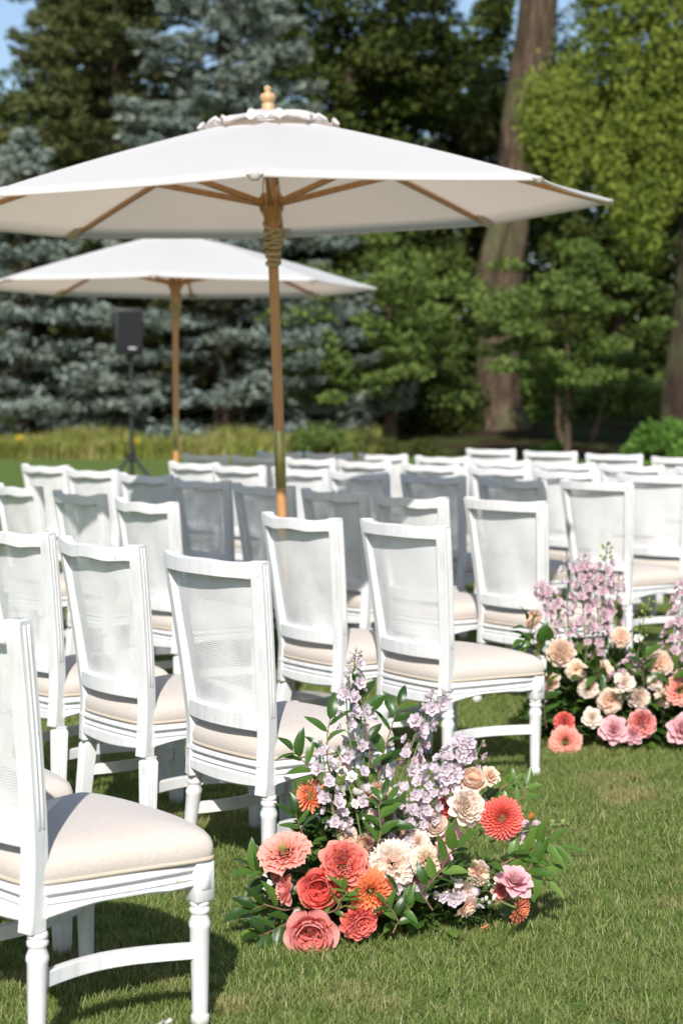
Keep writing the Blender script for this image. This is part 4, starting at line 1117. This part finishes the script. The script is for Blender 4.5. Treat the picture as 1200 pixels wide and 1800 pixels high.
def broad_tree(name, label, pos, crown, n_cl, size, per, leaf, mat, trunk_r, trunk_top, seed, shell=.5, zcut=None, flat=.45, droop=.2, group='trees behind the lawn', bark=None, extra=None, limbs=9, lean=(0, 0)):
    rng = np.random.default_rng(seed); rr = random.Random(seed); z0 = terrain(*pos[:2]); t = empty(name, (pos[0], pos[1], z0))
    (cx, cy, cz), r3 = crown; c0 = np.array([cx - pos[0], cy - pos[1], cz - z0])
    cl = crown_clumps(rng, n_cl, c0, r3, size, shell, None if zcut is None else zcut - z0)
    if extra is not None: cl = np.concatenate([cl, np.array([(e[0] - pos[0], e[1] - pos[1], e[2] - z0, e[3]) for e in extra])])
    V, F = clumps_to_leaves(rng, cl, per, leaf, flat, droop)
    link('crown', np_mesh('crown', V, F, mat), t)
    tp = Vector((lean[0], lean[1], trunk_top - z0)); bk = bark or BARK
    trunk_mesh('trunk', [(0, 0, -.3), (0, 0, .15), (.02, 0, .6), tp * .3, tp * .65, tp], [trunk_r * 1.7, trunk_r * 1.35, trunk_r * 1.08, trunk_r, trunk_r * .8, trunk_r * .45], bk, t, seed=seed)
    if limbs:
        idx = rng.choice(len(cl), min(limbs, len(cl)), replace=False)
        for i in idx:
            e = Vector(cl[i][:3]); a = tp * min(.95, max(.25, (e.z * .75) / max(tp.z, .1))); m = MB(); r = trunk_r * rr.uniform(.16, .3)
            m.tube(limb_path(a, e, rr, .25, 7, .2), [r, r * .9, r * .75, r * .6, r * .45, r * .3, r * .12], 7); m.build('limb', bk, t, angle=80)
    tag(t, label, 'tree', group); return t

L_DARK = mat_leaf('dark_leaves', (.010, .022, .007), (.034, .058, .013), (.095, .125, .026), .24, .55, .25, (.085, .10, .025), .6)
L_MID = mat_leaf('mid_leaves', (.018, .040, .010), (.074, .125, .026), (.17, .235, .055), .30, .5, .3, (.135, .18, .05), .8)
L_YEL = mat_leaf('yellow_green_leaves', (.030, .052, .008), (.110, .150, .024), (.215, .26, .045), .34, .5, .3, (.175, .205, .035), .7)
L_OLIVE = mat_leaf('olive_leaves', (.02, .032, .010), (.055, .070, .020), (.10, .11, .030), .25, .55, .25, (.10, .105, .03))
L_BRIGHT = mat_leaf('bright_leaves', (.04, .10, .018), (.085, .18, .03), (.14, .25, .045), .3, .45, .35)
NEEDLE = mat_leaf('blue_needles', (.070, .095, .090), (.165, .21, .19), (.31, .365, .33), .10, .6, .3, (.22, .25, .19), .5)
NEEDLEG = mat_leaf('green_needles', (.026, .042, .018), (.062, .082, .030), (.12, .14, .05), .14, .6, .25, (.12, .115, .038), .5)

def spruce(label, pos, H, R, seed, mat, step=.55, nb=11, fmax=None, skirt=.25, dens=1.0):
    """conifer of drooping, up-tipped boughs in whorls, each bough a fan of needle twigs"""
    rng = np.random.default_rng(seed); rr = random.Random(seed); z0 = terrain(*pos); t = empty('spruce_tree', (pos[0], pos[1], z0))
    trunk_mesh('trunk', [(0, 0, -.2), (0, 0, 1), (0, 0, H * .5), (0, 0, H)], [.32, .26, .16, .02], BARKD, t, seed=seed)
    Cs = []; Ds = []; Ls = []; z = skirt; boughs = MB()
    while z < H - .3:
        k = 1 - z / H; Rz = R * (k ** .85) * rng.uniform(.85, 1.1)
        for b in range(nb):
            a = rng.uniform(0, 2 * PI); L = Rz * rng.uniform(.72, 1.12); zz = z + rng.uniform(-.2, .2)
            d = np.array([math.cos(a), math.sin(a)]); s = np.array([-d[1], d[0]])
            if z < 12 and b % 3 == 0:
                boughs.tube([(d[0] * L * q, d[1] * L * q, zz - .30 * L * q + .22 * L * q ** 2.2) for q in (0.02, .3, .6, .9)], [.04, .03, .02, .008], 4, caps=False)
            nt = int((12 + 17 * L) * dens)
            q = rng.uniform(.22, 1, nt) ** .75; side = rng.choice([-1, 1], nt)
            wid = (1 - q) * .42 * L + .10; off = side * rng.uniform(0, 1, nt) * wid
            x = d[0] * L * q + s[0] * off; y = d[1] * L * q + s[1] * off
            zc = zz - .30 * L * q + .22 * L * q ** 2.2 - np.abs(off) * .15 + rng.normal(0, .05, nt)
            dirs = np.stack([d[0] * .9 + s[0] * side * .6, d[1] * .9 + s[1] * side * .6, np.full(nt, .18)], -1) + rng.normal(0, .25, (nt, 3))
            tl = rng.uniform(.22, .42, nt)
            for f in range(4):                                   # needle brush: narrow blades fanned round each twig
                Cs.append(np.stack([x, y, zc], -1) + rng.normal(0, .05, (nt, 3))); Ds.append(dirs + rng.normal(0, .42, (nt, 3))); Ls.append(tl * rng.uniform(.6, 1.05, nt))
        z += step * (.75 + .5 * rng.random())
    C = np.concatenate(Cs); D = np.concatenate(Ds); L = np.concatenate(Ls); N_ = rng.normal(0, 1, C.shape) + np.array([0, 0, .5])
    V, F = leaf_cloud(C, D, N_, L, L * .17 + .02)
    link('crown', np_mesh('crown', V, F, mat), t)
    boughs.build('boughs', BARKD, t)['kind'] = 'stuff'
    tag(t, label, 'tree', 'conifers behind the lawn'); return t

def gx(u, Y): return (u - 600) / FPX * Y
spruce('big blue spruce standing directly behind the loudspeaker and far parasol', (gx(395, 47.5), 47.5), 19, 5.2, 1, NEEDLE, dens=1.15)
spruce('blue spruce at the left edge, its boughs sweeping the grasses', (gx(50, 47), 47), 8.6, 4.8, 2, NEEDLE, dens=1.15)
spruce('olive green conifer rising between the two blue spruces', (gx(215, 50), 50), 24, 5.0, 3, NEEDLEG)
spruce('tall dark green conifer behind the left edge, topped by sky', (gx(165, 56), 56), 26, 4.6, 4, NEEDLEG)

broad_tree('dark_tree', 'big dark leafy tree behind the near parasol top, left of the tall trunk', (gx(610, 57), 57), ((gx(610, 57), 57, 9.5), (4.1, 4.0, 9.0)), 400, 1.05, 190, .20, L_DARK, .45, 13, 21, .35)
broad_tree('olive_tree', 'sunlit olive leafed tree peeping out beyond the dark tree', (gx(760, 62), 62), ((gx(735, 62), 62, 9.5), (4.2, 3.0, 5.0)), 180, .9, 170, .20, L_OLIVE, .35, 9, 22, .4)
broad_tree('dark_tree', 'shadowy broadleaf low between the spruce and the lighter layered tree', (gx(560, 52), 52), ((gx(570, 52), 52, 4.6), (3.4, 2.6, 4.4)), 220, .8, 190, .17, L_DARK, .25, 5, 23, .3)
broad_tree('layered_tree', 'green tree with layered sunlit branches right of the near parasol pole', (gx(685, 46.5), 46.5), ((gx(672, 46.5), 46, 3.2), (2.75, 2.4, 2.9)), 58, .70, 230, .15, L_MID, .14, 4.5, 24, .35, .9, .36, .18)
broad_tree('layered_tree', 'layered green tree with thin stems in front of the tall trunk base', (gx(995, 39), 39), ((gx(972, 38.6), 38.6, 3.3), (2.3, 1.5, 1.7)), 42, .52, 230, .13, L_MID, .07, 3.4, 25, .3, 1.45, .36, .18)
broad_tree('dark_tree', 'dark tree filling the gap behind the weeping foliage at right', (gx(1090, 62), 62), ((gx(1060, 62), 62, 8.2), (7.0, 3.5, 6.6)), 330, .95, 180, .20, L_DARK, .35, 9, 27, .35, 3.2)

# tall trunk with its high crown above the picture
def tall_trunk():
    Y = 51.0; z0 = terrain(0, Y); b = at(872, 760, Y); t = empty('tall_tree', (b.x, Y, z0))
    def loc(u, v, dy=0): p = at(u, v, Y); return (p.x - b.x, dy, p.z - z0)
    trunk_mesh('trunk', [(0, 0, -.4), (0, 0, .3), loc(872, 700), loc(878, 600), loc(892, 440), loc(905, 330), loc(912, 220), loc(938, 80), loc(950, -40), loc(962, -160), loc(975, -420)], [1.15, .88, .70, .58, .54, .49, .51, .54, .54, .45, .26], BARK, t, seed=3, ridges=11)
    m = MB(); m.tube([loc(858, 560, -.2), loc(846, 510, -.45), loc(862, 440, -.5), loc(880, 380, -.4), loc(893, 300, -.1)], [.30, .34, .32, .30, .26], 14); m.build('limb', BARK, t, angle=80)
    m = MB(); m.tube([loc(955, -60), loc(1000, -160, .5), loc(1080, -260, .8)], [.4, .3, .15], 12); m.build('limb', BARK, t, angle=80)
    m = MB(); m.tube([loc(945, -20), loc(890, -160, .5), loc(800, -260, .8)], [.35, .25, .12], 12); m.build('limb', BARK, t, angle=80)
    rng = np.random.default_rng(31)
    c = np.array(loc(960, -500)); cl = crown_clumps(rng, 240, c, (6, 5, 5.0), 1.1, .4)
    # a dark spray hanging left of the trunk against the sky
    ex = [(*loc(858 + rng.uniform(-22, 30), rng.uniform(-30, 105), rng.uniform(-.5, .5)), .45) for _ in range(12)]
    V, F = clumps_to_leaves(rng, np.concatenate([cl, np.array(ex)]), 150, .18, .5, .2); link('crown', np_mesh('crown', V, F, L_DARK), t)
    tag(t, 'tall tree with thick furrowed grey-brown trunk rising right of the parasol', 'tree', 'trees behind the lawn')
tall_trunk()

# weeping yellow-green tree at right: strands of small leaves hanging from arching limbs
def weeping():
    Y = 40.0; z0 = 0; b = at(1192, 720, Y + 3); t = empty('weeping_tree', (b.x, Y + 3, terrain(b.x, Y + 3))); rng = np.random.default_rng(9); rr = random.Random(9)
    tr = lambda u, v, dy: tuple(at(u, v, Y + 3 + dy) - Vector((b.x, Y + 3 + dy - dy, 0)) + Vector((0, dy - 0 - dy + dy * 0, -terrain(b.x, Y + 3))))
    trunk_mesh('trunk', [(0, 0, -.3), (0, 0, .2), (.05, 0, 1.2), (.25, 0, 3.5), (.35, 0, 6), (.4, 0, 9), (.3, 0, 13)], [.75, .55, .46, .42, .38, .34, .12], BARKD, t, seed=8)
    Cs = []; Ds = []
    lim = MB()
    for i in range(430):
        u = rng.uniform(915, 1330); topv = -420 + 640 * rng.random() ** .8; Yd = Y + rng.uniform(-1.6, 2.8)
        # lower limit of the hanging skirt, uneven
        low = 255 + 190 * math.exp(-((u - 1130) / 62.0) ** 2) + 60 * math.sin(u * .045) + rng.uniform(-60, 50)
        if u < 985: low = min(low, 300 - (985 - u) * .9)
        if u < 1015: topv = max(topv, 95 + (1015 - u) * 1.2 + rng.uniform(-30, 40))
        v1 = min(low, topv + rng.uniform(120, 300))
        if 1012 < u < 1108 and 150 < (topv + v1) / 2 < 330 and rng.random() < .72: continue
        p0 = at(u, topv, Yd); p1 = at(u + rng.uniform(-14, 14), v1, Yd)
        if p0.z - p1.z < .5: continue
        k = int((p0.z - p1.z) * 62); q = rng.random(k)
        c = np.array(p0)[None] * (1 - q[:, None]) + np.array(p1)[None] * q[:, None]; c += rng.normal(0, .16, (k, 3)) * (1.25 - .6 * q[:, None])
        c[:, 2] += .15 * np.sin(c[:, 2] * 7 + i)
        Cs.append(c); Ds.append(rng.normal(0, .6, (k, 3)) + np.array([0, 0, -.7]))
    for i in range(120):
        if i < 75: u = rng.uniform(1050, 1195); topv = rng.uniform(190, 330); low = 300 + 150 * math.exp(-((u - 1125) / 48.0) ** 2) + rng.uniform(-30, 30)
        else: u = rng.uniform(925, 1015); topv = rng.uniform(130, 235); low = rng.uniform(230, 345)
        Yd = Y + rng.uniform(-1.8, .5); p0 = at(u, topv, Yd); p1 = at(u + rng.uniform(-10, 10), max(low, topv + 40), Yd)
        k = int((p0.z - p1.z) * 58); q = rng.random(k); c = np.array(p0)[None] * (1 - q[:, None]) + np.array(p1)[None] * q[:, None]; c += rng.normal(0, .15, (k, 3)) * (1.25 - .6 * q[:, None])
        Cs.append(c); Ds.append(rng.normal(0, .6, (k, 3)) + np.array([0, 0, -.7]))
    C = np.concatenate(Cs) - np.array([b.x, Y + 3, terrain(b.x, Y + 3)]); D = np.concatenate(Ds); n = len(C)
    V, F = leaf_cloud(C, D, rng.normal(0, .6, (n, 3)) + np.array([0, -.5, .6]), rng.uniform(.085, .15, n), rng.uniform(.065, .11, n))
    link('crown', np_mesh('crown', V, F, L_YEL), t)
    for i in range(10):
        m = MB(); e = at(rng.uniform(940, 1300), rng.uniform(-300, 150), Y + rng.uniform(-1, 2)) - Vector((b.x, Y + 3, terrain(b.x, Y + 3)))
        m.tube(limb_path((.3, 0, max(3.5, e.z * .7)), e, rr, .2, 7, .8), [.12, .10, .08, .06, .045, .03, .012], 7); m.build('limb', BARKD, t, angle=80)
    tag(t, 'weeping tree with small yellow-green leaves hanging at the right edge', 'tree', 'trees behind the lawn')
weeping()

# thin bare stems under the layered trees
def sapling(u0, v0, u1, v1, Y, r, label):
    a = at(u0, v0, Y); z0 = terrain(a.x, Y); t = empty('young_tree', (a.x, Y, z0)); e = at(u1, v1, Y) - Vector((a.x, Y, z0)); rr = random.Random(int(u0)); rng = np.random.default_rng(int(u0))
    m = MB(); m.tube(limb_path((0, 0, -.1), e, rr, .10, 8), [r * (1.2 - .9 * i / 7) for i in range(8)], 8); m.build('trunk', BARK, t, angle=80)
    cl = np.array([(e.x + rng.normal(0, .35), rng.normal(0, .35), e.z + rng.normal(0, .25), .45) for _ in range(7)]); V, F = clumps_to_leaves(rng, cl, 150, .13, .3, .1)
    link('crown', np_mesh('crown', V, F, L_MID), t); tag(t, label, 'tree', 'thin saplings under the trees')
sapling(985, 790, 975, 640, 45.5, .09, 'slender leaning sapling just right of the tall trunk base')
sapling(1035, 790, 1085, 640, 46.0, .07, 'slender sapling leaning right, between tall trunk and right edge trunk')

# far wood closing the view
def far_wood():
    rng = np.random.default_rng(77); cl = []
    for i in range(1700):
        x = rng.uniform(-34, 34); y = rng.uniform(84, 98); top = 15.5 + 2.5 * math.sin(x * .35) + 1.5 * math.sin(x * .9 + 1)
        cl.append((x, y, terrain(x, y) + rng.random() * top, rng.uniform(1.2, 2.2)))
    V, F = clumps_to_leaves(rng, np.array(cl), 75, .55, .7, .2)
    o = link('far_wood', np_mesh('far_wood', V, F, L_DARK)); tag(o, 'dark mass of distant woodland closing the view behind the trees', 'woodland', kind='stuff')
far_wood()

# shrubs and border plants
def shrub(name, label, u, Y, rx, rz, n, size, mat, seed, leaf=.09, ry=None):
    rng = np.random.default_rng(seed); x = gx(u, Y); z0 = terrain(x, Y); t = empty(name, (x, Y, z0))
    d = unit(rng.normal(0, 1, (n, 3))); d[:, 2] = np.abs(d[:, 2]); r = rng.uniform(.5, 1, n) ** .6
    P = d * r[:, None] * np.array([rx, ry or rx, rz]); cl = np.concatenate([P, (size * rng.uniform(.7, 1.3, n))[:, None]], 1)
    V, F = clumps_to_leaves(rng, cl, 110, leaf, .7, 0); link('foliage', np_mesh('foliage', V, F, mat), t)
    for k in range(5):
        m = MB(); e = Vector(P[k]); m.tube([(0, 0, -.05), e * .5 + Vector((0, 0, .1)), e], [.02, .014, .006], 6); m.build('stem', BARKD, t)
    tag(t, label, 'shrub', 'shrubs along the border')
shrub('leafy_shrub', 'bright green rounded shrub at the right edge behind the last chairs', 1178, 36, .95, 1.0, 70, .26, L_BRIGHT, 1)
shrub('leafy_shrub', 'green shrub beside the parasol pole at the end of the grasses', 560, 41.5, .8, .85, 50, .26, L_MID, 2)
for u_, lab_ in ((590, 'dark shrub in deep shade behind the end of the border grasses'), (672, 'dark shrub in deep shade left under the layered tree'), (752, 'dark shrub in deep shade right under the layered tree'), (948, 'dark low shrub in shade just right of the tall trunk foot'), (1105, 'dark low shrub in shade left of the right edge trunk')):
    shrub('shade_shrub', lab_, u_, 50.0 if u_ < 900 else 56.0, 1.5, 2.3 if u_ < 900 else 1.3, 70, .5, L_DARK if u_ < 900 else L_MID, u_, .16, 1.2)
shrub('leafy_shrub', 'low green border plant left of the tall trunk foot', 655, 42, .75, .55, 36, .22, L_OLIVE, 3)
shrub('leafy_shrub', 'small low plant in the mulch near the tall trunk', 745, 42.5, .5, .35, 22, .18, L_OLIVE, 4)
shrub('leafy_shrub', 'tiny pale green plant in the mulch right of the tall trunk', 965, 41.5, .45, .40, 20, .16, L_BRIGHT, 6)

# border of long ornamental grasses in front of the spruces
def mat_border():
    N = NT('border_grass'); r = rnd_island(N)
    c = N.ramp(r, [(0, (.08, .12, .02)), (.35, (.17, .22, .035)), (.65, (.28, .30, .05)), (.88, (.36, .33, .08)), (1, (.40, .29, .13))])
    big = N.noise(N.coord(), .7, 2); c = N.mix(N.ramp(big, [(.45, (0, 0, 0)), (.68, (.5, .5, .5))]), c, (.32, .25, .10))
    N.base(c); N.set(Roughness=.6); translucent(N, c, .3); return N.m
def border():
    rng = np.random.default_rng(12); n = 26000
    x = rng.uniform(-16, 1.0, n); y = rng.uniform(41, 44.5, n); keep = (rng.random(n) < np.where(x > -2.2, .45, 1)); x, y = x[keep], y[keep]; n = len(x)
    h = rng.uniform(.35, .78, n) * (.85 + .2 * np.sin(x * 1.7) * np.cos(y)); a = rng.uniform(0, 2 * PI, n); ln = rng.uniform(.1, .8, n)
    d = np.stack([np.cos(a), np.sin(a)], -1); s = np.stack([-d[:, 1], d[:, 0]], -1) * .012
    z0 = np.array([terrain(0, q) for q in y]); V = []
    def pt(q, wq, sg): 
        off = d * (ln * h * q ** 2)[:, None]; return np.stack([x + off[:, 0] + sg * s[:, 0] * wq, y + off[:, 1] + sg * s[:, 1] * wq, z0 + h * (q - .45 * ln * q ** 3)], -1)
    V = np.stack([pt(0, 1, -1), pt(0, 1, 1), pt(.6, 1, 1), pt(.6, 1, -1), pt(1, .15, 1), pt(1, .15, -1)], 1).reshape(-1, 3)
    k = np.arange(n)[:, None] * 6; F = np.concatenate([k + np.array([[0, 1, 2, 3]]), k + np.array([[3, 2, 4, 5]])])
    o = link('border_grass', np_mesh('border_grass', V, F, mat_border())); tag(o, 'border of long yellow-green grasses along the back of the lawn', 'grasses', kind='stuff')
border()
YEL = mat_petal('yellow_petals', (.70, .45, .02), (.80, .60, .03), (.82, .66, .06))
YB = cup_rose(66, YEL)
for u, v, Yf, lab in ((35, 771, 41.4, 'yellow lily bloom in the border grasses near the left edge'), (238, 776, 41.6, 'small yellow lily bloom in the border grasses right of the speaker stand')):
    p = at(u, v, Yf); t = empty('yellow_flower', (p.x, Yf, 0)); m = MB(); m.tube([(0, 0, 0), (.02, 0, p.z * .5), (0, 0, p.z - .02)], .006, 6); m.build('stem', STEM, t)
    o = link('bloom', YB, t); o.location = (0, 0, p.z); o.scale = (.17,) * 3; o.rotation_euler = (rad(60), 0, 0); tag(t, lab, 'flower', 'yellow lilies in the border')

# one fallen petal on the lawn
fp = at(843, 1661, 4.58); fr = np.random.default_rng(4); Pq, tq = petal(.028, .022, .4, .5, .002, fr)
fo = link('fallen_petal', np_mesh('fallen_petal', Pq, quad_idx(5, 5), ORANGE, True, tq, np.ones(len(Pq)))); fo.location = (fp.x, fp.y, .022)
tag(fo, 'single small orange petal fallen on the grass below the near flowers', 'petal')
